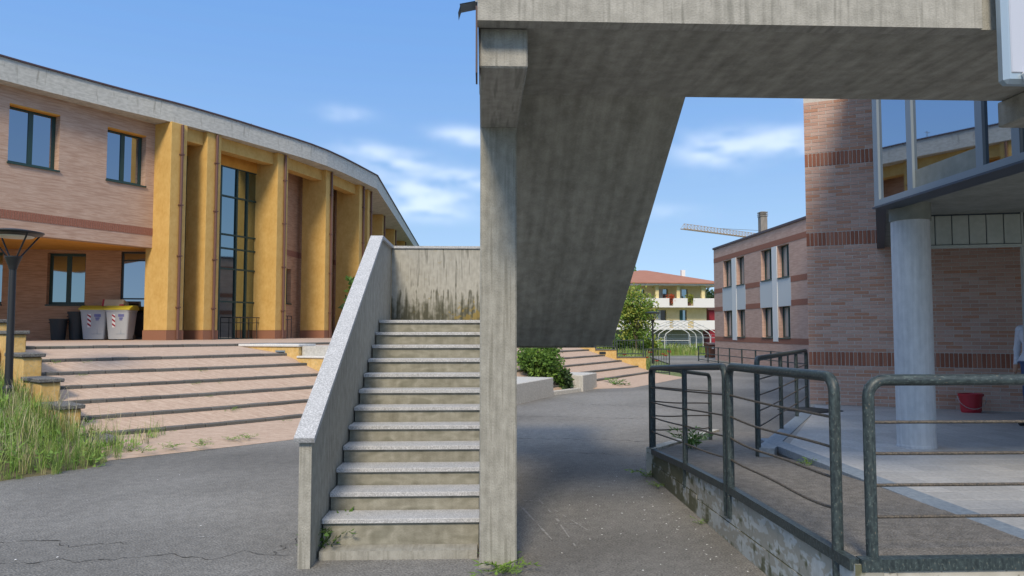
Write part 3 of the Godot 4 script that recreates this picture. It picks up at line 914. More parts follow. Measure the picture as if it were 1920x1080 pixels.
	for i in ev.size() - 1:
		var p: Vector2 = ev[i]; var q: Vector2 = ev[i + 1]
		var len := p.distance_to(q)
		var n3 := Vector3(-(q - p).y, 0, (q - p).x).normalized()
		var ks := [V(p.x, fb, p.y), V(q.x, fb, q.y), V(q.x, ft, q.y), V(p.x, ft, p.y)]
		var us := [Vector2(run, -fb), Vector2(run + len, -fb), Vector2(run + len, -ft), Vector2(run, -ft)]
		for j in [0, 2, 1, 0, 3, 2]: b._put(ks[j], n3, us[j])
		run += len
		var pi: Vector2 = inner[i]; var qi: Vector2 = inner[i + 1]
		d.quad(V(p.x, fb, p.y), V(pi.x, fb + .002, pi.y), V(qi.x, fb + .002, qi.y), V(q.x, fb, q.y))
		# thin dark sheet edge on top
		var o := Vector2(n3.x, n3.z) * .05
		var pj := p + o; var qj := q + o
		e2.quad(V(pj.x, ft + .004, pj.y), V(qj.x, ft + .004, qj.y), V(qj.x, ft + .048, qj.y), V(pj.x, ft + .048, pj.y))
		e2.quad(V(p.x, ft + .004, p.y), V(q.x, ft + .004, q.y), V(qj.x, ft + .004, qj.y), V(pj.x, ft + .004, pj.y))
		var pr: Vector2 = roof[i]; var qr: Vector2 = roof[i + 1]
		rf.quad(V(pj.x, ft + .048, pj.y), V(qj.x, ft + .048, qj.y), V(qr.x, ft + .5, qr.y), V(pr.x, ft + .5, pr.y))
	part("eave_fascia", b, M.eave, t)
	part("eave_soffit", d, M.eave_under, t)
	part("roof_trim", e2, M.roof_edge, t)
	part("roof", rf, M.roof_edge, t)
	# body behind, so that no sky shows through
	b = MB.new()
	b.prism(PackedVector2Array([Vector2(-20.5, -16.5), Vector2(-14.8, -20.8), Vector2(-12.0, -25.9), Vector2(-11.6, -27.2), Vector2(-9.9, -31.5), Vector2(-8.4, -38), Vector2(-8.4, -67.5), Vector2(-20, -67), Vector2(-26, -40)]), 4.8, 8.7)
	part("upper_core", b, M.interior, t)
	b = MB.new()
	b.prism(PackedVector2Array([Vector2(-21, -26.0), Vector2(-12.2, -26.9), Vector2(-11.6, -27.2), Vector2(-9.9, -31.5), Vector2(-8.4, -38), Vector2(-8.4, -67.5), Vector2(-20, -67), Vector2(-26, -40)]), 1.5, 4.79)
	part("lower_core", b, M.interior, t)
	b = MB.new(); b.tube([V(-9.4, 9.4, -30.3), V(-9.4, 10.25, -30.3)], .018, 5); b.tube([V(-9.52, 10.2, -30.3), V(-9.3, 10.2, -30.3)], .012, 5)
	part("aerial", b, M.frame_grey, t)

# ---------------------------------------------------------------- broad brick-paved steps
func strip(b: MB, p: Array, q: Array, hp: float, hq: float):
	for i in p.size() - 1:
		b.quad(V(p[i].x, hp, p[i].y), V(p[i + 1].x, hp, p[i + 1].y), V(q[i + 1].x, hq, q[i + 1].y), V(q[i].x, hq, q[i].y))
func entrance_steps():
	var t := thing("entrance_steps", V(-5, 0, -15), "broad curved steps paved in pinkish brick with grey stone kerbs", "steps")
	var off := [0.0, .58, 1.16, 1.74, 2.3, 2.88, 4.1]
	var R := .22; var kh := .06
	for k in 7:
		var a := offset(kerb_line, off[k]); var c := offset(kerb_line, off[k] + .15)
		var h := R * (k + 1)
		var lo: Array = paving_edge() if k == 0 else offset(kerb_line, off[k - 1] + .15)
		var b := MB.new()
		strip(b, lo, a, .004 if k == 0 else h - R - .002, h - kh)
		part("tread", b, M.paver, t)
		for i in a.size() - 1:   # kerb stones, two to a stretch
			for s in 2:
				var p0: Vector2 = a[i].lerp(a[i + 1], s * .5); var p1: Vector2 = a[i].lerp(a[i + 1], s * .5 + .5)
				var xf := fr(p0, p1)
				var l := p0.distance_to(p1)
				var kb := MB.new(xf)
				var dy := rng.randf_range(-.006, .006)
				kb.cbox(V(.004, h - kh - .12, -.155), V(l - .004, h + dy, rng.randf_range(-.004, .006)), .012)
				part("kerb_stone", kb, M.kerb[rng.randi() % 3], t)
	var dk := offset(kerb_line, off[6] + .15)
	var far := []
	for i in dk.size(): far.append(Vector2(-24, -20).lerp(Vector2(-8, -70), float(i) / (dk.size() - 1)))
	var b := MB.new()
	strip(b, dk, far, 1.538, 1.538)
	part("terrace", b, M.paver, t)
	b = MB.new()
	b.prism(PackedVector2Array([dk[0], Vector2(-9.0, -14.2), Vector2(-24, -12), Vector2(-24, -20)]), 1.2, 1.534)
	part("terrace", b, M.paver, t)

func flank_walls():
	# stepped wall beside the grass
	var t := thing("stepped_flank_wall", V(-7, 0, -13), "low stepped yellow plaster wall with dark stone caps between grass and steps", "wall")
	var d := Vector2(-.70, -.66).normalized()
	var top := [.60, .98, 1.38, 1.78, 2.0]
	var ctr := [Vector2(-6.86, -12.54), Vector2(-7.56, -13.2), Vector2(-8.26, -13.86), Vector2(-8.94, -14.52), Vector2(-9.64, -15.17)]
	for i in 5:
		var xf := fr(ctr[i], ctr[i] + d)
		var b := MB.new(xf)
		b.cbox(V(-.44, -.1, -.15), V(.475, top[i], .15), .015)
		part("pier", b, M.yellow_low, t)
		b = MB.new(xf); b.cbox(V(-.49, top[i] + .002, -.195), V(.46, top[i] + .07, .195), .012)
		part("cap_stone", b, M.cap_dark, t)
	var b := MB.new(Transform3D(Basis(V(.2, 1, .1).normalized(), 1.1), V(-5.95, .1, -11.75)))
	b.cbox(V(-.32, -.1, -.2), V(.32, .1, .22), .05)
	part("fallen_cap", b, M.cap_dark, t)
	# wall in the middle of the flight
	t = thing("low_terrace_wall", V(-4.4, 1, -17.7), "low yellow wall with white capping and a small recessed light beside the steps", "wall")
	var S0 := Vector2(-6.25, -18.45); var S1 := Vector2(-4.32, -17.78); var S2 := Vector2(-2.4, -16.9)
	var xf := fr(S0, S1); var l := S0.distance_to(S1)
	b = MB.new(xf); b.hexa(V(0, .5, -.6), V(l, 1.47, 0))
	part("wall", b, M.yellow_low, t)
	b = MB.new(xf); b.cbox(V(-.1, 1.472, -.7), V(l + .03, 1.53, .04), .008)
	part("capping", b, M.cap_white, t)
	b = MB.new(xf); b.hexa(V(l - .62, 1.27, -.02), V(l - .36, 1.385, .014))
	var lt := part("step_light", b, M.frame_grey, t)
	b = MB.new(xf); b.hexa(V(l - .60, 1.29, .015), V(l - .38, 1.35, .02))
	part("louvre", b, M.darkframe, lt)
	xf = fr(S1, S2); l = S1.distance_to(S2)
	b = MB.new(xf); b.hexa(V(.01, 1.2, -.7), V(l, 1.49, -.12))
	part("planter_box", b, M.bench, t)
	b = MB.new(xf); b.cbox(V(.004, 1.212, -.115), V(l, 1.26, .08), .008)
	part("capping", b, M.cap_white, t)
	b = MB.new(xf); b.hexa(V(.003, .3, -.6), V(l, 1.21, .05))
	part("wall", b, M.yellow_low, t)
	# wall at the far end with rail panels
	t = thing("far_terrace_wall", V(5, .5, -30), "stepped yellow wall with metal rail panels at the far end of the steps", "wall")
	for w in [[2.6, 4.55, 1.36], [4.55, 5.42, 1.06], [5.42, 6.62, .76]]:
		b = MB.new(); b.hexa(V(w[0] + .002, -.1, -30.5), V(w[1], w[2], -30.15))
		part("wall", b, M.yellow_low, t)
		b = MB.new(); b.hexa(V(w[0] + .002, w[2] + .002, -30.53), V(w[1], w[2] + .03, -30.12))
		part("capping", b, M.kerb[1], t)
	b = MB.new(); b.hexa(V(4.72, .9, -30.16), V(4.98, 1.0, -30.135))
	part("step_light", b, M.darkframe, t)
	for w in [[4.6, 5.38, 1.09, 1.75], [5.47, 6.55, .79, 1.48], [6.63, 7.62, .02, 1.12]]:
		b = MB.new()
		for xx in [w[0], w[1]]: b.hexa(V(xx - .02, w[2], -30.34), V(xx + .02, w[3], -30.30))
		for yy in [w[2] + .1, w[3] - .04]: b.hexa(V(w[0] + .02, yy, -30.335), V(w[1] - .02, yy + .04, -30.305))
		var o := part("rail_panel", b, M.rail, t)
		var n := int((w[1] - w[0]) / .1)
		for k in range(1, n):
			b = MB.new()
			var xx := lerpf(w[0], w[1], float(k) / n)
			b.hexa(V(xx - .008, w[2] + .14, -30.328), V(xx + .008, w[3] - .04, -30.312))
			part("bar", b, M.rail, o)

# ---------------------------------------------------------------- ramp, its wall and the railings
func rail_frame(label: String, pts: Array, foot: Array, mids: Array, bars: int, r: float, sag := .0, closed := true, group := ""):
	# pts: the two top corners; foot: heights of the two feet; mids: [t, foot height] of posts between
	var a: Vector3 = pts[0]; var c: Vector3 = pts[1]
	var t := thing("railing", V(a.x, foot[0], a.z), label, "railing", group)
	var d := (c - a).normalized()
	var cr := .1
	var path := [V(a.x, foot[0], a.z)]
	for k in 7:
		var g := k / 6.0 * PI / 2
		path.append(a + d * cr * (1 - cos(g)) + Vector3.DOWN * cr * (1 - sin(g)))
	if closed:
		for k in 7:
			var g := k / 6.0 * PI / 2
			path.append(c - d * cr * (1 - sin(g)) + Vector3.DOWN * cr * (1 - cos(g)))
		path.append(V(c.x, foot[1], c.z))
	else: path.append(c)
	var b := MB.new()
	b.tube(path, r, 14)
	part("frame", b, M.rail, t)
	for m in mids:
		b = MB.new()
		var p := a.lerp(c, m[0])
		b.tube([V(p.x, m[1], p.z), p], r * .88, 10)
		part("post", b, M.rail, t)
	for k in bars:
		b = MB.new()
		var dn := .25 + .185 * k
		var bp := []
		for i in 13:
			var s := i / 12.0
			var p := a.lerp(c, s) + Vector3.DOWN * (dn + sag * (k + .4) * sin(s * PI) * (.55 + .45 * sin(s * 4.0 + k)))
			bp.append(p)
		b.tube(bp, .0095, 6)
		part("bar", b, M.rust, t)
	return t
func ramp_and_rails():
	var t := thing("access_ramp", V(2.9, 0, -7), "raised asphalt ramp behind a flaking, mossy low concrete wall", "ramp")
	var prof := [[-4.45, .5], [-6.6, .475], [-8.0, .42], [-9.5, .33]]
	var b := MB.new()
	for i in 3:
		b.quad(V(2.2, prof[i][1], prof[i][0]), V(3.52, prof[i][1], prof[i][0]), V(3.52, prof[i + 1][1], prof[i + 1][0]), V(2.2, prof[i + 1][1], prof[i + 1][0]))
	b.quad(V(2.2, .33, -9.5), V(3.52, .33, -9.5), V(5.8, .02, -13.2), V(4.3, .02, -13.6))
	part("surface", b, M.ramp, t)
	# wall along the street, in cast lengths with a level joint
	var zc := [-4.33, -7.55, -9.62]
	var hh := func(z: float) -> float:
		for i in 3:
			if z <= prof[i][0] and z >= prof[i + 1][0]: return lerpf(prof[i][1], prof[i + 1][1], (z - prof[i][0]) / (prof[i + 1][0] - prof[i][0]))
		return .5 if z > -5 else .325
	for i in 2:
		b = MB.new()
		var za: float = zc[i] - .004; var zb: float = zc[i + 1] + .004
		var h0: float = hh.call(za); var h1: float = hh.call(zb)
		b.extrude_x([Vector2(za, -.05), Vector2(za, .20), Vector2(zb, .16), Vector2(zb, -.05)], 2.155, 2.33)
		part("wall_block", b, M.ramp_wall, t)
		b = MB.new()
		b.extrude_x([Vector2(za, .206), Vector2(za, h0 - .006), Vector2(zb, h1 - .006), Vector2(zb, .166)], 2.162, 2.33)
		part("wall_block", b, M.ramp_wall, t)
	b = MB.new(); b.hexa(V(2.335, -.05, -4.5), V(9.4, .494, -4.34))
	part("front_wall", b, M.ramp_end, t)
	b = MB.new(); b.extrude_x([Vector2(-9.5, -.05), Vector2(-9.5, .32), Vector2(-9.62, .30), Vector2(-9.62, -.05)], 2.34, 2.5)
	part("end_wall", b, M.ramp_end, t)
	# steel angle along the edge
	for i in 3:
		b = MB.new()
		var za: float = prof[i][0] + (.1 if i == 0 else 0.0); var zb: float = prof[i + 1][0] + .003
		b.extrude_x([Vector2(za, prof[i][1] - .045), Vector2(za, prof[i][1] + .022), Vector2(zb, prof[i + 1][1] + .022), Vector2(zb, prof[i + 1][1] - .045)], 2.138, 2.196)
		part("steel_edge", b, M.rail, t)
	b = MB.new(); b.hexa(V(2.2, .455, -4.40), V(9.4, .525, -4.325))
	part("steel_edge", b, M.rail, t)
	b = MB.new()
	b.xf = fr(Vector2(2.2, -9.52), Vector2(4.3, -13.6))
	var rl := Vector2(2.2, -9.52).distance_to(Vector2(4.3, -13.6))
	b.quad(V(0, -.05, .02), V(rl, -.05, .02), V(rl, .05, .02), V(0, .36, .02)); b.quad(V(rl, -.05, -.12), V(0, -.05, -.12), V(0, .36, -.12), V(rl, .05, -.12)); b.quad(V(0, .36, .02), V(rl, .05, .02), V(rl, .05, -.12), V(0, .36, -.12)); b.quad(V(0, -.05, -.12), V(0, -.05, .02), V(0, .36, .02), V(0, .36, -.12))
	part("kerb", b, M.ramp_end, t)
	var gp := "railings round the ramp"
	rail_frame("green-black tube railing with four bent bars on the mossy end of the ramp wall", [V(2.165, 1.37, -9.58), V(2.165, 1.53, -6.62)], [.08, .22], [[.54, .18]], 4, .032, .012, true, gp)
	rail_frame("green-black tube railing with sagging bars on the flaking white ramp wall", [V(2.165, 1.535, -6.52), V(2.17, 1.565, -4.56)], [.22, .2], [], 4, .034, .02, true, gp)
	rail_frame("straight scuffed tube railing across the front edge of the portico floor", [V(2.30, 1.555, -4.40), V(5.5, 1.555, -4.40)], [.3, .3], [[.66, .3]], 4, .034, .0, true, gp)
	rail_frame("short tube railing returning along the low far side of the ramp", [V(2.22, 1.37, -9.7), V(3.5, 1.17, -11.45)], [.1, .12], [], 4, .028, .012, true, gp)
	rail_frame("tube railing with three posts on the tiled floor edge, ending at the brick wall", [V(3.24, 1.52, -8.75), V(5.72, 1.50, -13.05)], [.3, .48], [[.38, .45], [.72, .48]], 4, .032, .015, true, gp)

# ---------------------------------------------------------------- brick building on the right
func bricks(t: Node3D, xf: Transform3D, x0: float, x1: float, y0: float, y1: float, bands: Array, want: Callable, left: int) -> int:
	var cl := .262; var ch := .0655
	var m1 := MB.new(); m1.cbox(V(0, 0, -.03), V(cl - .011, ch - .011, .008), .003)
	var bm := m1.mesh()
	var m2 := MB.new(); m2.cbox(V(0, 0, -.03), V(cl / 2 - .011, ch - .011, .008), .003)
	var hm := m2.mesh()
	var m3 := MB.new(); m3.cbox(V(0, 0, -.03), V(.058, .247, .011), .004)
	var sm := m3.mesh()
	var rest := []
	for k in 5: rest.append(MB.new(xf))
	var y := y0
	var row := 0
	var bi := 0
	while y < y1 - .03:
		if bi < bands.size() and y >= bands[bi] - .03:
			var x := x0
			while x < x1 - .05:
				piece("soldier_brick", sm, M.soldier[rng.randi() % 3], t, xf * Transform3D(Basis.IDENTITY, V(x, y, rng.randf_range(-.002, .002))))
				x += .069
			y += .26
			bi += 1
			row = 0
			continue
		var x := x0
		if row % 2: x -= cl / 2
		while x < x1 - .03:
			var xa := maxf(x, x0); var xb := minf(x + cl, x1)
			if xb - xa > .05:
				var half := xb - xa < cl * .8
				var mi: int = [0, 0, 1, 1, 2, 3, 4][rng.randi() % 7]
				var full := xb - xa > cl * .97
				var isl: bool = absf((xb - xa) - cl / 2) < .012
				if want.call(xa, y) and left > 0 and (full or isl):
					piece("brick", bm if full else hm, M.brick[mi], t, xf * Transform3D(Basis.IDENTITY, V(xa, y, rng.randf_range(-.002, .002))))
					left -= 1
				else:
					rest[mi].hexa(V(xa, y, -.03), V(xb - .011, y + ch - .011, .008 + rng.randf_range(-.002, .002)))
			x += cl
		y += ch
		row += 1
	for k in 5:
		if rest[k].v.size():
			var o := part("brickwork", rest[k], M.brick[k], t)
			o.set_meta("kind", "stuff")
	return left
func brick_building():
	var C0 := Vector2(6.1, -13.78); var ang := deg_to_rad(27)
	var cd := Vector2(cos(ang), sin(ang))
	var C1 := C0 + cd * 4.4
	var t := thing("brick_portico_building", V(7, .48, -11), "brick building with red soldier bands and a glazed upper storey on a round grey column", "building")
	var xf := fr(C0, C1)
	var b := MB.new(xf); b.hexa(V(0, .3, -.3), V(4.4, 7.0, .003))
	part("wall_core", b, M.mortar, t)
	bricks(t, xf, 0, 4.395, .49, 6.2, [1.185, 3.46, 4.96], func(x, y): return x < 1.6 and y < 3.7 or (x < 1.3 and y > 3.7 and y < 4.6), 300)
	# return wall that runs back to the wing
	b = MB.new(fr(Vector2(15.2, -33.2), C0)); b.hexa(V(0, -.05, -.3), V(Vector2(15.2, -33.2).distance_to(C0) - .02, 7.0, -.01))
	part("return_wall", b, M.brick_wing, t)
	# floor of the portico
	var K0 := Vector2(3.24, -8.72); var K1 := Vector2(5.74, -13.08)
	var fl := PackedVector2Array([Vector2(3.53, -4.5), Vector2(3.53, -8.5), Vector2(3.5, -8.9), K1, C0 + Vector2(.05, .08), C1 + Vector2(0, .02), Vector2(10.0, -4.5)])
	b = MB.new(); b.prism(fl, -.05, .472)
	part("floor_bed", b, M.grout, t)
	var ts := .3
	var tm := MB.new(); tm.cbox(V(0, 0, 0), V(ts - .005, .009, ts - .005), .0015)
	var tmesh := tm.mesh()
	var inner := PackedVector2Array([Vector2(3.72, -4.5), Vector2(3.72, -9.0), K1 + Vector2(.14, .05), C0 + Vector2(.05, .05), C1 + Vector2(0, .0), Vector2(10.0, -4.5)])
	var restb := MB.new()
	var n := 0
	var x := 3.72
	while x < 10:
		var z := -4.5 - ts
		while z > -13.9:
			var cell := PackedVector2Array([Vector2(x, z), Vector2(x + ts - .005, z), Vector2(x + ts - .005, z + ts - .005), Vector2(x, z + ts - .005)])
			var ok := true
			for q in cell:
				if not Geometry2D.is_point_in_polygon(q, inner): ok = false
			if ok and n < 300 and x < 3.72 + 8.0 and (x < 7.2):
				piece("floor_tile", tmesh, M.tile[rng.randi() % 3], t, Transform3D(Basis.IDENTITY, V(x, .472, z)))
				n += 1
			else:
				for s in Geometry2D.intersect_polygons(cell, inner): restb.prism(s, .474, .481)
			z -= ts
		x += ts
	var ro := part("floor_tiles_rest", restb, M.tile[0], t)
	ro.set_meta("kind", "stuff")
	# blue-grey border stones
	var zz := -4.52
	while zz > -8.9:
		b = MB.new(); b.cbox(V(3.5, .40, zz - .985), V(3.716, .486, zz), .004)
		part("border_stone", b, M.border, t); zz -= .99
	var kx := fr(K0, K1); var kl := K0.distance_to(K1)
	var s0 := 0.0
	while s0 < kl - .3:
		b = MB.new(kx); b.cbox(V(s0, .02 if s0 > .3 else .2, -.03), V(minf(s0 + .985, kl), .484, .17), .004)
		part("border_stone", b, M.border, t); s0 += .99
	# overhead storey: soffit, glazed side
	var B0 := Vector2(4.7, -8.7); var B1 := Vector2(7.15, -13.22)
	b = MB.new()
	b.prism(PackedVector2Array([Vector2(4.72, -4.6), Vector2(4.72, -8.68), Vector2(7.12, -13.15), C1 + Vector2(0, -.1), Vector2(12, -11.5), Vector2(12, -4.6)]), 3.36, 3.6)
	part("soffit", b, M.under, t)
	b = MB.new()
	b.prism(PackedVector2Array([Vector2(5.1, -4.7), Vector2(5.1, -8.4), Vector2(7.4, -13.0), C1 + Vector2(0, -.1), Vector2(12, -11.5), Vector2(12, -4.7)]), 3.61, 6.9)
	part("upper_core", b, M.interior, t)
	b = MB.new()
	b.prism(PackedVector2Array([Vector2(4.6, -4.5), Vector2(4.6, -8.8), Vector2(7.05, -13.4), C1 + Vector2(0, -.2), Vector2(12.2, -11.5), Vector2(12.2, -4.5)]), 6.9, 7.15)
	part("roof", b, M.roof_edge, t)
	var gx := Transform3D(Basis(V(0, 0, 1), V(0, 1, 0), V(-1, 0, 0)), V(4.7, 0, -8.7))   # local x runs towards the street, z outwards
	var ms := [0.0, .75, 1.9, 2.38, 3.3, 4.1]
	b = MB.new(gx)
	b.hexa(V(0, 3.33, -.05), V(4.1, 3.40, .012)); b.hexa(V(0, 6.8, -.1), V(4.1, 6.9, .03))
	b.hexa(V(0, 3.40, -.05), V(.1, 6.8, .01))
	for k in [1, 2, 3, 4, 5]: b.hexa(V(ms[k] - .05, 3.40, -.05), V(ms[k] + .05, 6.8, .01))
	var bw := part("bay_window", b, M.frame_grey, t)
	for k in 5:
		b = MB.new(gx)
		var z0 := rng.randf_range(-.003, .003)
		b.quad(V(ms[k] + .05, 3.40, -.02), V(ms[k + 1] - .05, 3.40, -.02 + z0), V(ms[k + 1] - .05, 6.8, -.02 + z0), V(ms[k] + .05, 6.8, -.02))
		part("pane", b, M.glass_bay, bw)
	b = MB.new(gx); b.hexa(V(-.02, 3.305, -.25), V(4.1, 3.327, .03))
	part("drip_edge", b, M.frame_dark, t)
	b = MB.new(fr(B1, B0)); b.hexa(V(0, 3.335, -.12), V(B0.distance_to(B1) - .02, 6.9, .0))
	part("end_wall", b, M.frame_dark, t)
	# column
	b = MB.new(); b.lathe([Vector2(.216, .478), Vector2(.216, .5), Vector2(.211, .52), Vector2(.211, 3.36)], V(5.13, 0, -8.72), 40)
	part("round_column", b, M.column, t)
	b = MB.new(); b.lathe([Vector2(.0, 3.16), Vector2(.225, 3.16), Vector2(.225, 3.37)], V(5.13, 0, -8.72), 32)
	part("column_collar", b, M.under, t)
	# hanging band of panels
	var q0 := Vector2(5.5, -9.55); var q1 := Vector2(6.86, -9.2)
	var px := fr(q0, q1); var pl := q0.distance_to(q1)
	b = MB.new(px); b.hexa(V(0, 2.93, -.12), V(pl, 3.36, -.012))
	part("panel_rail", b, M.frame_dark, t)
	for k in 7:
		b = MB.new(px); b.cbox(V(k * pl / 7 + .006, 2.965, -.02), V((k + 1) * pl / 7 - .006, 3.34, .004), .003)
		part("panel", b, M.panel, t)
	b = MB.new(px); b.hexa(V(0, 2.915, -.03), V(pl, 2.955, .02))
	part("panel_trim", b, M.panel, t)
	b = MB.new(px); b.hexa(V(pl, .48, -.06), V(pl + .028, 3.36, .0))
	part("door_post", b, M.panel, t)
	b = MB.new(px); b.hexa(V(pl + .04, 2.9, -.08), V(pl + 2.2, 3.36, -.0))
	part("door_head", b, M.frame_dark, t)
	b = MB.new(); b.prism(PackedVector2Array([C1 + Vector2(-.1, 0), Vector2(12, -11.4), Vector2(12, -11.8), C1 + Vector2(0, -.4)]), .3, 7.0)
	part("rear_wall", b, M.brick_wing, t)
	b = MB.new(); b.hexa(V(9.6, .3, -11.6), V(9.9, 3.36, -4.6))
	part("inner_wall", b, M.brick_wing, t)

func wing():
	var t := thing("brick_wing", V(15, 0, -40), "flat-roofed two-storey brick wing with paired windows and pale panels", "building")
	var p := Vector2(14.75, -47.0); var q := Vector2(14.9, -33.4)
	var xf := fr(p, q)
	var L := p.distance_to(q)
	# side facing the yard, from its far corner
	var wins := []
	var pos := [[1.8, 3.25], [4.15, 5.35], [7.85, 9.25], [10.05, 11.4]]
	for w in pos:
		wins.append([w[0], w[1], 4.5, 6.1]); wins.append([w[0], w[1], 1.5, 3.05])
	var b := MB.new(xf)
	holed(b, 0, L, -.05, 7.0, wins, .35)
	part("wall", b, M.brick_wing, t)
	for w in wins:
		window(t, xf, w[0], w[1], w[2], w[3], -.2, 2, M.green, M.glass_clear, .06)
		b = MB.new(xf); b.hexa(V(w[0] + .02, w[2] + .02, -.34), V(w[0] + (w[1] - w[0]) * rng.randf_range(.55, .97), w[3] - .02, -.3))
		part("curtain", b, M.curtain, t)
	for g in [[1.6, 5.5], [7.65, 11.55]]:
		b = MB.new(xf); b.hexa(V(g[0], 3.06, -.1), V(g[1], 4.44, .006))
		part("spandrel_panel", b, M.wing_panel, t)
	for g in [[3.33, 4.07], [9.33, 9.97]]:
		b = MB.new(xf); b.hexa(V(g[0], 1.3, -.1), V(g[1], 6.12, .03))
		part("pilaster", b, M.wing_white, t)
	for y in [6.15, 4.2, 3.05, 1.2]:
		var x0 := 0.0
		for g in ([[1.6, 5.5], [7.65, 11.55]] if y > 2 and y < 5 else []):
			b = MB.new(xf); b.hexa(V(x0, y, -.1), V(g[0] - .005, y + .28, .012)); x0 = g[1] + .005
			part("brick_band", b, M.brick_red, t)
		b = MB.new(xf); b.hexa(V(x0, y, -.1), V(L, y + .28, .012))
		part("brick_band", b, M.brick_red, t)
	b = MB.new(); b.hexa(V(15.2, -.05, -46.9), V(32, 6.95, -33.6))
	part("core", b, M.brick_wing, t)
	b = MB.new(xf); b.hexa(V(-.06, 7.002, -17), V(L, 7.12, .06))
	part("roof_trim", b, M.roof_edge, t)
	b = MB.new(); b.hexa(V(15.0, 7.12, -39.9), V(15.36, 8.0, -39.5))
	var c := part("chimney", b, M.chimney, t)
	b = MB.new()
	for k in 3: b.hexa(V(14.97, 8.02 + k * .1, -39.93), V(15.39, 8.07 + k * .1, -39.47))
	b.hexa(V(15.06, 8.0, -39.84), V(15.3, 8.3, -39.56))
	part("chimney_cowl", b, M.chimney, c)
	# rail along its foot
	var r := thing("yard_railing", V(13.1, 0, -38), "long dark metal railing along the foot of the brick wing", "railing")
	var z := -45.0
	while z < -29.5:
		b = MB.new(); b.hexa(V(13.07, -.02, z - .03), V(13.13, .93, z + .03))
		part("post", b, M.rail, r)
		if z < -31.5:
			for y in [.9, .12, .5]:
				b = MB.new(); b.hexa(V(13.08, y - .02, z + .03), V(13.12, y + .02, z + 1.87))
				part("rail", b, M.rail, r)
		z += 1.9

# ---------------------------------------------------------------- planters, bush
func planters():
	var e1 := Vector2(.42, -.907); var e2 := Vector2(-.907, -.42)
	var t := thing("concrete_planter", V(2, 0, -21), "low concrete planter with two bench-high blocks and a kerb around a green bush", "planter")
	var a := Vector2(2.02, -21.34)
	var b := MB.new(fr(a - e1 * 3.0, a)); b.cbox(V(0, -.05, -1.9), V(3.0, .52, 0), .02)
	part("block", b, M.bench, t)
	var c := Vector2(3.05, -22.7)
	b = MB.new(fr(c, c + e1 * 1.5)); b.cbox(V(0, -.05, -1.9), V(1.5, .50, 0), .02)
	part("block", b, M.bench, t)
	b = MB.new(fr(a + e1 * .01 + e2 * .05, c - e1 * .01 + e2 * .05)); b.cbox(V(.0, -.05, -.14), V((c - a).length() - .02, .12, 0), .015)
	part("kerb", b, M.bench, t)
	b = MB.new(); b.prism(PackedVector2Array([a + e2 * .2, c + e2 * .2, c + e2 * 1.9, a + e2 * 1.9]), .0, .06)
	part("soil", b, M.soil, t)

# ---------------------------------------------------------------- foliage helpers
func leaves(b: MB, c: Vector3, r: Vector3, n: int, l: float, w: float, clumps: int, sd: int):
	var g := RandomNumberGenerator.new()
	g.seed = sd
	var cs := []
	for k in clumps:
		var d := V(g.randfn(0, 1), g.randfn(0, 1), g.randfn(0, 1)).normalized() * pow(g.randf(), .4)
		cs.append([c + d * r, g.randf_range(.22, .42)])
	for k in n:
		var q: Array = cs[g.randi() % clumps]
		var d := V(g.randfn(0, 1), g.randfn(0, 1), g.randfn(0, 1)).normalized()
		var p: Vector3 = q[0] + d * r * q[1] * pow(g.randf(), .5)
		var o := (d + V(g.randfn(0, .5), g.randfn(.1, .5), g.randfn(0, .5))).normalized()
		var s := o.cross(V(g.randfn(0, 1), g.randfn(0, 1), g.randfn(0, 1))).normalized()
		b.leaf(p, o, s, l * g.randf_range(.6, 1.3), w * g.randf_range(.6, 1.3))
func limbs(b: MB, base: Vector3, c: Vector3, r: Vector3, n: int, rad: float, sd: int):
	var g := RandomNumberGenerator.new()
	g.seed = sd
	var top := V(c.x, lerpf(base.y, c.y, .8), c.z)
	b.tube([base, base.lerp(top, .5) + V(g.randfn(0, .06), 0, g.randfn(0, .06)), top], rad, 9, rad * .5)
	for k in n:
		var d := V(g.randfn(0, 1), g.randf_range(.1, 1), g.randfn(0, 1)).normalized()
		var s := base.lerp(top, g.randf_range(.35, 1.0))
		var e := c + d * r * .85
		b.tube([s, s.lerp(e, .5) + V(0, r.y * .12, 0), e], rad * .45, 6, rad * .1)
func tree(called: String, label: String, cat: String, base: Vector3, c: Vector3, r: Vector3, n: int, l: float, m: Material, m2: Material, clumps: int, sd: int, rad := .12, group := ""):
	var t := thing(called, base, label, cat, group)
	var b := MB.new()
	limbs(b, base, c, r, 9, rad, sd)
	part("trunk", b, M.bark, t)
	b = MB.new()
	leaves(b, c, r, n, l, l * .32, clumps, sd)
	var o := part("crown", b, m, t)
	b = MB.new()
	leaves(b, c + V(0, r.y * .08, 0), r * 1.03, n / 2, l, l * .32, clumps, sd + 1)
	part("young_leaves", b, m2, o)
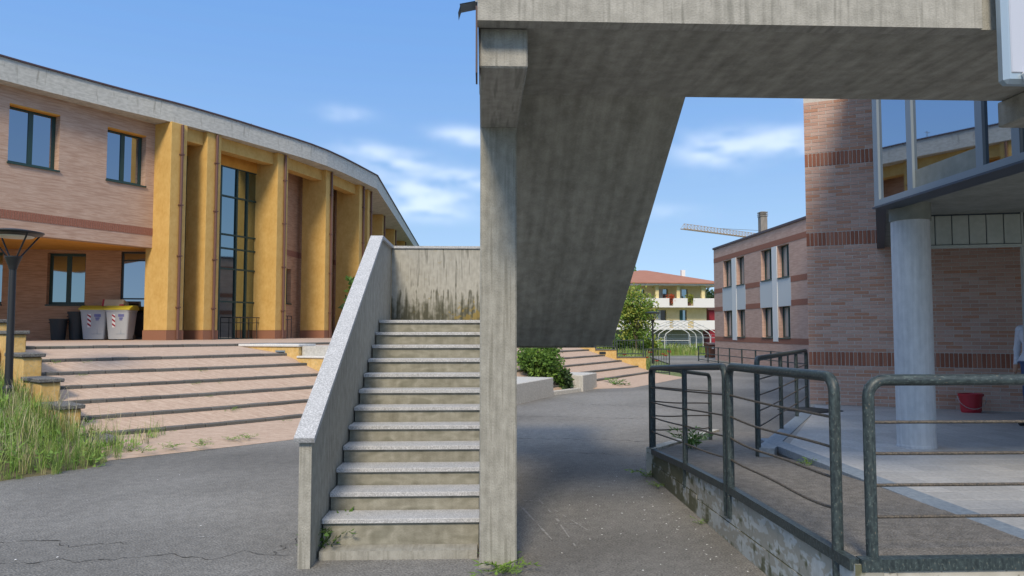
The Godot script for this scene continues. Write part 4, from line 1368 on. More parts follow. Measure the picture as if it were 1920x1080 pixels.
func grass_field(called: String, label: String, n: int, place: Callable, hmin: float, hmax: float, w: float, sd: int, cols: Array):
	var g := RandomNumberGenerator.new()
	g.seed = sd
	var b := MB.new()
	for k in 9:
		var a := g.randf() * TAU; var lean := g.randf_range(.05, .5); var h := g.randf_range(.55, 1.0)
		var o := V(g.randfn(0, .05), 0, g.randfn(0, .05))
		var d := V(cos(a), 0, sin(a)); var s := V(-sin(a), 0, cos(a)) * w
		var p0 := o; var p1 := o + V(0, h * .5, 0) + d * lean * .2; var p2 := o + V(0, h * .82, 0) + d * lean * .6; var p3 := o + V(0, h * .9, 0) + d * lean * 1.0
		b.quad(p0 - s, p0 + s, p1 + s * .8, p1 - s * .8); b.quad(p1 - s * .8, p1 + s * .8, p2 + s * .5, p2 - s * .5); b.tri(p2 - s * .5, p2 + s * .5, p3)
	var mm := MultiMesh.new()
	mm.transform_format = MultiMesh.TRANSFORM_3D
	mm.use_colors = true
	mm.mesh = b.mesh()
	var xs := []
	for k in n:
		var p = place.call(g)
		if p == null: continue
		var sc := lerpf(hmin, hmax, pow(g.randf(), 1.6))
		xs.append([Transform3D(Basis(Vector3.UP, g.randf() * TAU).scaled(V(sc * .75 + .1, sc, sc * .75 + .1)), p), cols[g.randi() % cols.size()], g.randf_range(.75, 1.25)])
	mm.instance_count = xs.size()
	for i in xs.size():
		mm.set_instance_transform(i, xs[i][0])
		var c: Color = xs[i][1]
		mm.set_instance_color(i, Color(c.r * xs[i][2], c.g * xs[i][2], c.b * xs[i][2]))
	var o := MultiMeshInstance3D.new()
	o.name = numbered(called)
	o.multimesh = mm
	o.material_override = M.grass
	add_child(o)
	tag(o, label, "grass", "", "stuff")
func weed(label: String, p: Vector3, r: float, n: int, m: Material, sd: int, upright := .3, group := ""):
	var g := RandomNumberGenerator.new()
	g.seed = sd
	var t := thing("weed", p, label, "weed", group)
	var b := MB.new()
	for k in n:
		var a := TAU * k / n + g.randfn(0, .35)
		var u := g.randf_range(upright * .3, upright * 1.8)
		var len := r * g.randf_range(.45, 1.1)
		var o := p + V(g.randfn(0, .12), 0, g.randfn(0, .12)) * r
		for q in 4:
			var d := V(cos(a), u * (1.0 - q * .28), sin(a)).normalized()
			var s := d.cross(Vector3.UP).normalized()
			var e := o + d * len * .28
			b.quad(o - s * len * .02, o + s * len * .02, e + s * len * .015, e - s * len * .015)
			for w in [-1.0, 1.0]: b.leaf(e, (d * .8 + s * w * .8 + V(0, g.randfn(.1, .25), 0)).normalized(), d, len * g.randf_range(.22, .4), len * .055)
			o = e
		b.leaf(o, V(cos(a), g.randfn(0, .3), sin(a)).normalized(), V(-sin(a), .1, cos(a)), len * .35, len * .07)
	part("leaves", b, m, t)
func plants():
	# rank grass on the bank
	var place := func(g):
		var x: float = g.randf_range(-13, -5.0); var z: float = g.randf_range(-19, -9.4)
		var s := ((x + 5.75) * -.72 + (z + 9.6) * -.69)
		if s < .05: return null
		var side := (x + 6.55) * .70 - (z + 12.6) * .72   # keep off the piers and steps
		if side > -.22 and s > 2.0: return null
		if x > -5.25: return null
		return V(x, verge_height(x, z), z)
	grass_field("long_grass", "rank long grass on the bank beside the stepped yellow wall", 8000, place, .14, .6, .008, 71, [Color(.13, .24, .035), Color(.17, .29, .05), Color(.26, .33, .09), Color(.10, .19, .03), Color(.42, .39, .19), Color(.22, .33, .06)])
	var bk := MB.new()
	var gg := RandomNumberGenerator.new()
	gg.seed = 404
	for k in 420:
		var q = place.call(gg)
		if q == null: continue
		var hh := gg.randf_range(.06, .34)
		for w in 16:
			var a := gg.randf() * TAU
			var d := V(cos(a), gg.randf_range(-.2, 1.0), sin(a)).normalized()
			bk.leaf(q + V(gg.randfn(0, .07), hh * gg.randf(), gg.randfn(0, .07)), d, d.cross(V(.1, 1, .2)).normalized(), gg.randf_range(.05, .13), .022)
	var un := part("leafy_undergrowth", bk, M.leaf_light)
	tag(un, "low leafy green weeds among the long grass of the bank", "weeds", "", "stuff")
	var place2 := func(g):
		var v = place.call(g)
		return v if v != null and v.x < -5.7 else null
	grass_field("dry_stalks", "tall pale dry grass stalks standing above the bank by the lamp post", 700, place2, .5, 1.05, .004, 72, [Color(.42, .38, .24), Color(.5, .45, .3), Color(.35, .34, .18)])
	var place3 := func(g):
		var z: float = g.randf_range(-84, -31.5); var x: float = g.randf_range(1.5, 34)
		if x > 14.0 and z > -57.5: return null
		var edge := lerpf(7.2, 12.0, clampf((-32.0 - z) / 22.0, 0, 1))
		if x > edge and z > -56.5: return null
		return V(x, -.06, z)
	grass_field("meadow_grass", "overgrown meadow grass between the steps and the yellow house", 12000, place3, .35, 1.0, .025, 73, [Color(.12, .22, .035), Color(.17, .27, .055), Color(.24, .31, .09), Color(.30, .33, .13)])
	weed("low dandelion rosette growing at the foot of the square concrete pillar", V(.17, 0, -5.87), .2, 22, M.leaf_light, 81, .5)
	weed("upright leafy weed against the stair's side wall", V(-1.29, .02, -6.4), .3, 14, M.leaf, 82, 2.2)
	weed("weed growing alone out of the asphalt near the planter corner", V(4.33, 0, -24.7), .42, 24, M.leaf, 83, .7)
	weed("tall leafy weed behind the ramp's far railing", V(2.75, .3, -9.85), .3, 22, M.leaf, 84, 1.6)
	weed("small weed at the foot of the far railing post", V(3.4, .1, -11.6), .2, 12, M.leaf_light, 85, 1.0)
	weed("small weed on the joint between ramp and tiled floor", V(3.42, .42, -7.85), .13, 9, M.leaf_light, 86, 1.2)
	for k in 4: weed("small weed in the joint along the foot of the mossy ramp wall", V(2.08, 0, [-5.3, -7.2, -8.9, -9.5][k]), [.12, .1, .14, .22][k], 10, M.leaf_light, 87 + k, .7, "weeds along the ramp wall")
	for k in 6: weed("small tuft growing between the pavers below the lowest kerb", V([-4.75, -4.5, -4.35, -4.1, -3.9, -4.95][k], .06, [-11.75, -12.3, -11.9, -12.55, -12.75, -11.4][k]), [.16, .12, .18, .16, .14, .12][k], 12, M.leaf_light, 95 + k, .5, "tufts on the paving")
	# moss and tufts along the step kerbs
	for k in 14:
		var row := k % 6
		var ln := offset(kerb_line, [0.0, .58, 1.16, 1.74, 2.3, 2.88][row] - .05)
		var p: Vector2 = ln[1].lerp(ln[6], rng.randf())
		weed("little green tuft sprouting under a kerb of the brick-paved steps", V(p.x, .22 * (row + 1) - .09, p.y), rng.randf_range(.07, .13), 9, M.leaf_light, 120 + k, .6, "tufts under the step kerbs")
	tree("shrub", "dense green bush with yellowish tips growing in the concrete planter", "bush", V(1.75, .05, -22.6), V(1.72, .92, -22.6), V(.66, .62, .66), 3000, .11, M.leaf, M.leaf_light, 46, 5, .03)
	tree("shrub", "small low dark shrub at the edge of the planter beside the pale block", "bush", V(2.45, .05, -22.55), V(2.45, .42, -22.6), V(.26, .4, .26), 420, .13, M.leaf_dark, M.leaf, 12, 6, .02)
	tree("young_tree", "leafy young green tree standing before the yellow house", "tree", V(11.4, -.05, -55), V(11.3, 3.1, -55), V(1.45, 1.9, 1.45), 2700, .22, M.leaf_light, M.leaf_yellow, 60, 7, .07)
	tree("hedge_bush", "sprawling yellow-green hedge below the young tree", "bush", V(11.6, -.05, -58), V(11.2, .75, -58), V(2.6, .75, 1.0), 2600, .26, M.leaf_light, M.leaf_yellow, 40, 9, .04)
	tree("far_tree", "dark tree rising behind the left end of the tiled roof", "tree", V(17.3, -.05, -92), V(17.3, 6.2, -92), V(2.4, 3.2, 2.4), 2600, .55, M.leaf_dark, M.leaf, 30, 13, .2)
	tree("far_tree", "small dark round tree between the yellow house and the brick wing", "tree", V(30.5, -.05, -102), V(30.5, 4.8, -102), V(1.9, 2.6, 1.9), 2200, .5, M.leaf_dark, M.leaf_dark, 26, 14, .2)
	var k := 0
	for p in [[7.3, -31.3], [7.0, -31.8], [7.8, -32.2], [6.7, -31.0], [8.1, -33.0], [7.5, -33.4], [5.9, -32.6], [6.3, -33.2], [8.5, -34.0], [5.6, -31.6], [8.9, -35.5], [7.1, -34.4]]:
		var t := thing("poppy", V(p[0], 0, p[1]), "red poppy in the grass beside the far rail panel", "flower", "poppies by the far rail panel")
		var h := .55 + .35 * fmod(k * .37, 1.0)
		var b := MB.new(); b.tube([V(p[0], -.05, p[1]), V(p[0] + .03, h, p[1])], .006, 5)
		part("stem", b, M.leaf, t)
		b = MB.new()
		for j in 6:
			var a := j * TAU / 6
			var d := V(cos(a), .5, sin(a)).normalized()
			b.leaf(V(p[0] + .03, h, p[1]), d, d.cross(Vector3.UP).normalized(), .12, .055)
		part("petals", b, M.poppy, t)
		k += 1
	# climbing sprig by a column
	tree("potted_shrub", "slim leafy shrub beside the fourth yellow column", "plant", V(-5.75, 1.54, -33.6), V(-5.75, 3.0, -33.6), V(.35, .9, .35), 160, .3, M.leaf_dark, M.leaf, 9, 15, .025)

# ---------------------------------------------------------------- far things
func background():
	# yellow house; local x along its front
	var t := thing("yellow_house", V(18, 0, -76), "pale yellow two-storey house with white balconies and a hipped red tile roof", "house")
	var p := Vector2(11.0, -75.0); var q := Vector2(23.0, -76.0)
	var xf := fr(p, q); var L := p.distance_to(q)
	var b := MB.new(xf)
	var doors := [[7.0, 8.0, 4.36, 6.1], [8.95, 10.1, 4.36, 6.1], [4.6, 5.5, 4.9, 6.1], [6.7, 7.8, 2.15, 3.95], [9.2, 9.95, 2.15, 3.95], [3.6, 4.6, 2.15, 3.95]]
	holed(b, 0, L, 1.94, 6.4, doors, .4)
	part("wall", b, M.house, t)
	b = MB.new(xf); b.hexa(V(.2, -.05, -1.2), V(L - .2, 1.93, -.5))
	part("basement", b, M.bench, t)
	for d in doors:
		b = MB.new(xf); b.hexa(V(d[0], d[2], -.3), V(d[1], d[3], -.25))
		var o := part("french_window", b, M.glass_dark, t)
		b = MB.new(xf); b.hexa(V(d[0] - .02, d[2], -.04), V(d[0] + (d[1] - d[0]) * .42, d[3] - .02, .03))
		part("shutter", b, M.shutter if d[2] < 3 and d[0] > 8 else M.curtain, o)
	b = MB.new(); b.hexa(V(11.0, 1.95, -88), V(22.9, 6.3, -76.6))
	part("core", b, M.house, t)
	for y in [4.35, 2.12]:
		b = MB.new(xf); b.hexa(V(-.4, y - .16, .0), V(L + .6, y, 1.5))
		part("balcony_slab", b, M.house_white, t)
		for s in [[-.4, 4.2], [4.25, 7.6], [8.0, 9.5], [10.1, L + .6]]:
			b = MB.new(xf); b.hexa(V(s[0], y, 1.38), V(s[1], y + .76, 1.5))
			part("balcony_parapet", b, M.house_white, t)
		for s in [[7.6, 8.0], [9.5, 10.1]]:
			b = MB.new(xf)
			for k in 8: b.hexa(V(lerpf(s[0], s[1], k / 7.0) - .01, y, 1.42), V(lerpf(s[0], s[1], k / 7.0) + .01, y + .74, 1.44))
			part("balcony_bars", b, M.darkframe, t)
	for xx in [2.2, 6.4, 8.6, 11.2]:
		b = MB.new(xf); b.hexa(V(xx - .17, 4.35, 1.0), V(xx + .17, 6.4, 1.36))
		part("post", b, M.house, t)
	b = MB.new(xf); b.hexa(V(-1.0, 6.4, -12.8), V(L + 1.2, 6.62, 2.0))
	part("eaves", b, M.house_white, t)
	b = MB.new(xf)
	var e0 := V(-1.15, 6.63, 2.15); var e1 := V(L + 1.35, 6.63, 2.15); var e2 := V(L + 1.35, 6.63, -12.9); var e3 := V(-1.15, 6.63, -12.9)
	var r0 := V(6.6, 8.45, -5.4); var r1 := V(7.4, 8.45, -5.4)
	b.quad(e0, e1, r1, r0); b.tri(e1, e2, r1); b.quad(e2, e3, r0, r1); b.tri(e3, e0, r0)
	b.quad(e0 + V(0, -.1, 0), e1 + V(0, -.1, 0), e1, e0); b.quad(e1 + V(0, -.1, 0), e2 + V(0, -.1, 0), e2, e1)
	part("roof", b, M.roof_tile, t)
	b = MB.new(xf); b.hexa(V(10.4, 6.9, -3), V(10.8, 8.3, -2.6))
	part("chimney", b, M.house_white, t)
	for f in [[7.8, .0], [9.8, .0]]:
		var pp := xf * V(f[0], 4.36, 1.2)
		var ft := thing("balcony_flowers", pp, "pot of red flowers on the upper balcony of the yellow house" if f[0] < 8 else "pot of pale flowers on the upper balcony of the yellow house", "flowers")
		b = MB.new(); b.lathe([Vector2(.14, 0), Vector2(.2, .35)], pp, 10)
		part("pot", b, M.brick_red, ft)
		b = MB.new(); leaves(b, pp + V(0, .75, 0), V(.4, .45, .4), 240, .2, .07, 8, 31)
		part("foliage", b, M.flower if f[0] < 8 else M.leaf_yellow, ft)
	# red shed front to the right of the house
	t = thing("red_shed", V(24.5, 0, -80), "dark red boarded shed seen beside the yellow house", "shed")
	b = MB.new(); b.hexa(V(23.75, 0, -80), V(27, 4.0, -77.5))
	part("wall", b, M.dark_red, t)
	b = MB.new(); b.extrude_x([Vector2(-80.2, 4.0), Vector2(-77.3, 4.0), Vector2(-78.75, 4.7)], 23.6, 27.1)
	part("roof", b, M.roof_tile, t)
	# frame of a polytunnel
	t = thing("tunnel_frame", V(16, 0, -62), "bare white pipe frame of a garden tunnel standing in the meadow", "frame")
	for k in 5:
		var z := -58.5 - k * 2.0; var x0 := 14.35 - k * .05; var x1 := 18.6
		b = MB.new()
		b.tube([V(x0, -.1, z), V(x0, 1.35, z), V(x0 + .12, 1.62, z), V(x0 + .45, 1.85, z), V((x0 + x1) / 2, 2.65, z), V(x1 - .45, 1.85, z), V(x1 - .12, 1.62, z), V(x1, 1.35, z), V(x1, -.1, z)], .035, 7)
		part("hoop", b, M.pipe_white, t)
	for s in [[14.3, 1.3], [16.45, 2.65], [18.6, 1.3], [15.4, 2.25], [17.5, 2.25]]:
		b = MB.new(); b.tube([V(s[0], s[1], -58.5), V(s[0], s[1], -66.5)], .018, 6)
		part("purlin", b, M.pipe_white, t)
	b = MB.new(); b.hexa(V(14.4, .95, -66.55), V(18.6, 1.0, -66.5))
	part("cross_rail", b, M.pipe_white, t)
	# boundary wall and hedge row before the house
	t = thing("boundary_wall", V(18, 0, -72), "grey concrete garden wall with wire fence before the yellow house", "wall")
	b = MB.new(); b.hexa(V(2, -.1, -72.2), V(34, .35, -72.0))
	part("wall", b, M.bench, t)
	for k in 15:
		b = MB.new(); b.hexa(V(2.4 + k * 2.2, .35, -72.13), V(2.46 + k * 2.2, 1.5, -72.07))
		part("post", b, M.frame_grey, t)
	for y in [.7, 1.1, 1.48]:
		b = MB.new(); b.hexa(V(2.4, y - .008, -72.11), V(33.3, y + .008, -72.09))
		part("wire", b, M.frame_grey, t)
	# thin rail posts in the meadow behind the far wall
	t = thing("meadow_fence", V(5, 0, -33), "thin mesh fence with a tall post in the grass behind the far wall", "fence")
	for k in 4:
		b = MB.new(); b.hexa(V(3.2 + k * .85 - .02, 0, -33.02), V(3.2 + k * .85 + .02, 2.0, -32.98))
		part("post", b, M.rail, t)
	for k in 24:
		b = MB.new(); b.hexa(V(3.2 + k * .108, .2, -33.005), V(3.206 + k * .108, 1.5, -32.995))
		part("bar", b, M.rail, t)
	# crane
	t = thing("tower_crane", V(80, 0, -178), "distant yellow tower crane with its long jib showing above the brick wing", "crane")
	var j0 := V(40.7, 22.6, -150); var j1 := V(80, 22.6, -178)
	b = MB.new()
	var n := 44
	var jd := (j1 - j0) / n
	var sd := jd.cross(Vector3.UP).normalized() * .5
	for k in n:
		var a := j0 + jd * k; var c := j0 + jd * (k + 1)
		for s in [-1.0, 1.0]:
			b.tube([a + sd * s, c + sd * s], .075, 4); b.tube([a + sd * s, a + jd * .5 + V(0, 1.1, 0)], .035, 4); b.tube([c + sd * s, a + jd * .5 + V(0, 1.1, 0)], .035, 4)
		if k: b.tube([a - jd * .5 + V(0, 1.1, 0), a + jd * .5 + V(0, 1.1, 0)], .05, 4)
		b.tube([a + sd, a - sd], .05, 4)
	part("jib", b, M.crane, t)
	b = MB.new()
	for s in [[-.8, -.8], [.8, -.8], [.8, .8], [-.8, .8]]: b.tube([j1 + V(s[0], -22.6, s[1]), j1 + V(s[0], 3, s[1])], .14, 5)
	for k in 15:
		b.tube([j1 + V(-.8, -22.6 + k * 1.7, .8), j1 + V(.8, -20.9 + k * 1.7, .8)], .06, 4); b.tube([j1 + V(.8, -22.6 + k * 1.7, -.8), j1 + V(.8, -20.9 + k * 1.7, .8)], .06, 4)
	part("mast", b, M.crane, t)
	b = MB.new(); b.tube([j1 + V(0, 3, 0), j0.lerp(j1, .25) + V(0, 1.1, 0)], .05, 4)
	part("stay", b, M.frame_grey, t)
	# brown wheeled bin
	wheelie("brown wheeled bin with white stickers standing at the far corner of the brick wing", V(15.55, .0, -50.5), .66, 1.02, .66, M.bin_brown, M.bin_brown, .2, 2)

# ---------------------------------------------------------------- small things
func wheelie(label: String, p: Vector3, w: float, h: float, d: float, bm: Material, lm: Material, turn: float, stickers: int, group := "", notched := 0.0):
	var t := thing("wheeled_bin", p, label, "bin", group)
	var xf := Transform3D(Basis(Vector3.UP, turn), p)
	var b := MB.new(xf)
	var bw := w * .80 / 2; var bd := d * .78 / 2; var tw := w / 2; var td := d / 2
	var hb := h * .86
	var lo := [V(-bw, .04, bd), V(bw, .04, bd), V(bw, .04, -bd), V(-bw, .04, -bd)]
	var hi := [V(-tw, hb, td), V(tw, hb, td), V(tw, hb, -td), V(-tw, hb, -td)]
	# rounded vertical corners
	var ring := func(x: float, z: float, y: float) -> Array:
		var o := []
		var r := minf(x, z) * .22
		for c in [[x - r, z - r, 0.0], [-x + r, z - r, 1.0], [-x + r, -z + r, 2.0], [x - r, -z + r, 3.0]]:
			for k in 4:
				var a: float = (c[2] + k / 3.0) * PI / 2
				o.append(V(c[0] + r * cos(a), y, c[1] + r * sin(a)))
		return o
	var levels := [ring.call(bw, bd, .03), ring.call(lerpf(bw, tw, .97), lerpf(bd, td, .97), hb - .06), ring.call(tw + .015, td + .015, hb - .055), ring.call(tw + .015, td + .015, hb)]
	for i in 3:
		var a: Array = levels[i]; var c: Array = levels[i + 1]
		for k in a.size():
			var j := (k + 1) % a.size()
			b.quad(a[j], a[k], c[k], c[j])
	var top: Array = levels[3]; var bot: Array = levels[0]
	for k in range(1, top.size() - 1):
		b.tri(top[0], top[k + 1], top[k]); b.tri(bot[0], bot[k], bot[k + 1])
	part("body", b, bm, t)
	b = MB.new(xf)
	b.extrude_x([Vector2(td + .04, hb + .002), Vector2(td + .045, hb + .04), Vector2(td * .3, h * .985), Vector2(-td * .7, h), Vector2(-td - .03, hb + .06), Vector2(-td - .03, hb + .002)], -tw - .03, tw + .03)
	part("lid", b, lm, t)
	for s in [-1.0, 1.0]:
		b = MB.new(xf * Transform3D(Basis(V(0, 0, 1), PI / 2), V(s * bw * .95, .1, -bd)))
		b.lathe([Vector2(.0, -.03), Vector2(.1, -.03), Vector2(.1, .03), Vector2(.0, .03)], Vector3.ZERO, 14)
		part("wheel", b, M.bin_dark, t)
	b = MB.new(xf); b.tube([V(-tw * .8, hb * .97, -td - .06), V(tw * .8, hb * .97, -td - .06)], .018, 6)
	part("handle", b, M.bin_dark, t)
	var fz := func(y: float) -> float: return lerpf(bd, td, .97 * (y - .03) / (hb - .09)) + .004
	if stickers == 1:   # striped reflective strip and blue print
		b = MB.new(xf)
		var x0 := -tw * .42; var x1 := -tw * .16
		var y0 := h * .36; var y1 := h * .74
		b.quad(V(x0, y0, fz.call(y0)), V(x1, y0, fz.call(y0)), V(x1, y1, fz.call(y1)), V(x0, y1, fz.call(y1)))
		var st := part("reflective_strip", b, M.white, t)
		for k in 3:
			var ya := y0 + (y1 - y0) * (.02 + k * .34); var s := (x1 - x0) * .75
			b = MB.new(xf)
			b.quad(V(x0, ya + s, fz.call(ya + s) + .003), V(x1, ya, fz.call(ya) + .003), V(x1, ya + s * .9, fz.call(ya + s * .9) + .003), V(x0, minf(ya + s * 1.9, y1), fz.call(ya + s * 1.9) + .003))
			part("red_stripe", b, M.dark_red, st)
		for r in [[.66, .74, .10, .60], [.60, .645, .18, .50], [.56, .59, .20, .44]]:
			b = MB.new(xf)
			var n := 7
			for k in n:
				var xa := tw * lerpf(r[2], r[3], k / float(n)); var xb := tw * lerpf(r[2], r[3], (k + .72) / n)
				b.quad(V(xa, h * r[0], fz.call(h * r[0]) + .001), V(xb, h * r[0], fz.call(h * r[0]) + .001), V(xb, h * r[1], fz.call(h * r[1]) + .001), V(xa, h * r[1], fz.call(h * r[1]) + .001))
			part("print", b, M.blue_print, t)
		b = MB.new(xf); b.hexa(V(-tw * .1, h * .17, fz.call(h * .17) - .01), V(tw * .62, h * .18, fz.call(h * .17) + .004)); b.hexa(V(tw * .3, h * .18, fz.call(h * .2) - .01), V(tw * .32, h * .38, fz.call(h * .25) + .004))
		part("moulded_seam", b, M.frame_grey, t)
	elif stickers == 2:
		for s in [[-.1, .62, .16, .14], [.2, .5, .12, .12]]:
			b = MB.new(xf)
			b.quad(V(s[0], s[1], fz.call(s[1]) + .004), V(s[0] + s[2], s[1], fz.call(s[1]) + .004), V(s[0] + s[2], s[1] + s[3], fz.call(s[1] + s[3]) + .004), V(s[0], s[1] + s[3], fz.call(s[1] + s[3]) + .004))
			part("sticker", b, M.white, t)
func lamp(label: String, p: Vector3, h: float, group: String):
	var t := thing("lamp_post", p, label, "lamp post", group)
	var b := MB.new()
	b.lathe([Vector2(.085, -.1), Vector2(.085, .25), Vector2(.06, .3), Vector2(.052, h - .55), Vector2(.052, h - .5)], p, 16)
	part("post", b, M.black_metal, t)
	b = MB.new(); b.lathe([Vector2(.06, h - .56), Vector2(.075, h - .5), Vector2(.13, h - .36), Vector2(.13, h - .345), Vector2(0, h - .345)], p, 16)
	part("collar", b, M.black_metal, t)
	for k in 4:
		var a := k * PI / 2 + .55
		var d := V(cos(a), 0, sin(a))
		b = MB.new(); b.tube([p + d * .1 + V(0, h - .36, 0), p + d * .40 + V(0, h + .02, 0)], .014, 6)
		part("arm", b, M.black_metal, t)
	b = MB.new(); b.lathe([Vector2(.0, h - .01), Vector2(.30, h - .01), Vector2(.40, h + .02), Vector2(.43, h + .045), Vector2(.43, h + .06), Vector2(.2, h + .10), Vector2(0, h + .115)], p, 32)
	part("hood", b, M.black_metal, t)
	b = MB.new(); b.lathe([Vector2(.0, h - .03), Vector2(.27, h - .03), Vector2(.29, h - .012), Vector2(.29, h - .0105)], p, 32)
	part("diffuser", b, M.lamp_glass, t)
func trash_can(label: String, p: Vector3, r: float, h: float):
	var t := thing("rubbish_bin", p, label, "bin")
	var b := MB.new(); b.lathe([Vector2(0, 0), Vector2(r * .76, 0), Vector2(r * .78, .02), Vector2(r * .97, h * .92), Vector2(r * 1.06, h * .92), Vector2(r * 1.06, h), Vector2(r * .94, h), Vector2(r * .8, h * .15), Vector2(0, h * .15)], p, 22)
	part("body", b, M.bin_dark, t)
	for s in [-1.0, 1.0]:
		b = MB.new(); b.tube([p + V(s * r * 1.0, h * .84, -.08), p + V(s * r * 1.18, h * .82, 0), p + V(s * r * 1.0, h * .84, .08)], .015, 6)
		part("handle", b, M.bin_dark, t)
func small_things():
	lamp("black garden lamp post with a flat round hood on four arms, in the grass bank", V(-7.75, verge_height(-7.75, -12.6), -12.6), 3.42 - verge_height(-7.75, -12.6), "lamp posts")
	lamp("far black lamp post with flat hood beside the poppies and meadow path", V(9.9, 0, -43.2), 2.85, "lamp posts")
	wheelie("pale grey recycling bin with yellow lid beside the dark rubbish bins", V(-12.93, 1.54, -25.6), .82, 1.16, .72, M.bin_grey, M.bin_yellow, .12, 1, "grey bins with yellow lids")
	wheelie("pale grey recycling bin with yellow lid beside the glazed door, cardboard box on top", V(-12.1, 1.54, -25.55), .76, 1.16, .72, M.bin_grey, M.bin_yellow, .05, 1, "grey bins with yellow lids")
	trash_can("short dark plastic rubbish bin against the brick wall", V(-14.1, 1.54, -25.45), .27, .70)
	trash_can("tall dark plastic rubbish bin beside the grey recycling bin", V(-13.62, 1.54, -25.7), .29, .95)
	var t := thing("cardboard_box", V(-12.35, 2.6, -25.6), "beige cardboard box with red edges lying on the yellow bin lids", "box")
	var b := MB.new(Transform3D(Basis(V(1, 0, 0), -.25), V(-12.35, 2.73, -25.65)))
	b.cbox(V(-.34, -.11, -.2), V(.34, .12, .2), .012)
	part("carton", b, M.card, t)
	b = MB.new(Transform3D(Basis(V(1, 0, 0), -.25), V(-12.35, 2.73, -25.65))); b.hexa(V(-.35, -.112, -.19), V(-.29, .121, .203)); b.hexa(V(.22, -.114, -.1), V(.345, -.05, .204))
	part("red_edge", b, M.dark_red, t)
	# bucket
	var p := V(8.2, .482, -12.32)
	t = thing("mop_bucket", p, "red oval plastic bucket with a wire handle on the tiled floor by the wall", "bucket")
	b = MB.new(Transform3D(Basis(Vector3.UP, -.35).scaled(V(1.25, 1, .85)), p))
	b.lathe([Vector2(0, .0), Vector2(.125, .0), Vector2(.135, .03), Vector2(.15, .27), Vector2(.165, .27), Vector2(.168, .31), Vector2(.15, .315), Vector2(.14, .28), Vector2(.12, .03), Vector2(0, .03)], Vector3.ZERO, 26)
	part("tub", b, M.red, t)
	b = MB.new(Transform3D(Basis(Vector3.UP, -.35), p))
	var hp := []
	for k in 13:
		var a := PI * k / 12
		hp.append(V(cos(a) * .215, .27 - .20 * sin(a), .05 + .13 * sin(a)))
	b.tube(hp, .006, 6)
	part("handle", b, M.wire, t)
	# doormat
	t = thing("doormat", V(5.85, .484, -12.7), "black rectangular doormat on the tiled floor by the brick corner", "mat")
	b = MB.new(fr(Vector2(5.45, -12.2), Vector2(6.25, -12.6), .4815)); b.cbox(V(0, 0, -.75), V(.75, .016, 0), .004)
	part("pad", b, M.mat_black, t)
	b = MB.new(fr(Vector2(5.45, -12.2), Vector2(6.25, -12.6), .4815)); b.hexa(V(.05, .0165, -.7), V(.7, .019, -.05))
	part("pile", b, M.crack, t)
	# pale metal panel on the walkway
	t = thing("hanging_panel", V(3.7, 3.345, -4.3), "pale grey metal panel with rounded corners fixed to the concrete walkway's face", "panel")
	var cx := 3.70; var hw := .545; var y0 := 3.345; var y1 := 4.6
	b = MB.new(); b.cbox(V(cx - hw, y0, -4.40), V(cx + hw, y1, -4.31), .025)
	part("frame", b, M.sign_edge, t)
	b = MB.new(); b.cbox(V(cx - hw + .035, y0 + .06, -4.32), V(cx + hw - .035, y1 - .05, -4.302), .006)
	part("face", b, M.sign, t)
	b = MB.new(Transform3D(Basis(V(0, 0, 1), .28), V(cx - hw + .10, y0 + .02, -4.29))); b.cbox(V(0, -.022, -.02), V(.6, .04, .02), .01)
	part("bracket", b, M.white, t)
	for yy in [3.9, 4.4]:
		b = MB.new(); b.hexa(V(cx - .2, yy, -4.43), V(cx + .2, yy + .06, -4.395))
		part("mount", b, M.frame_dark, t)

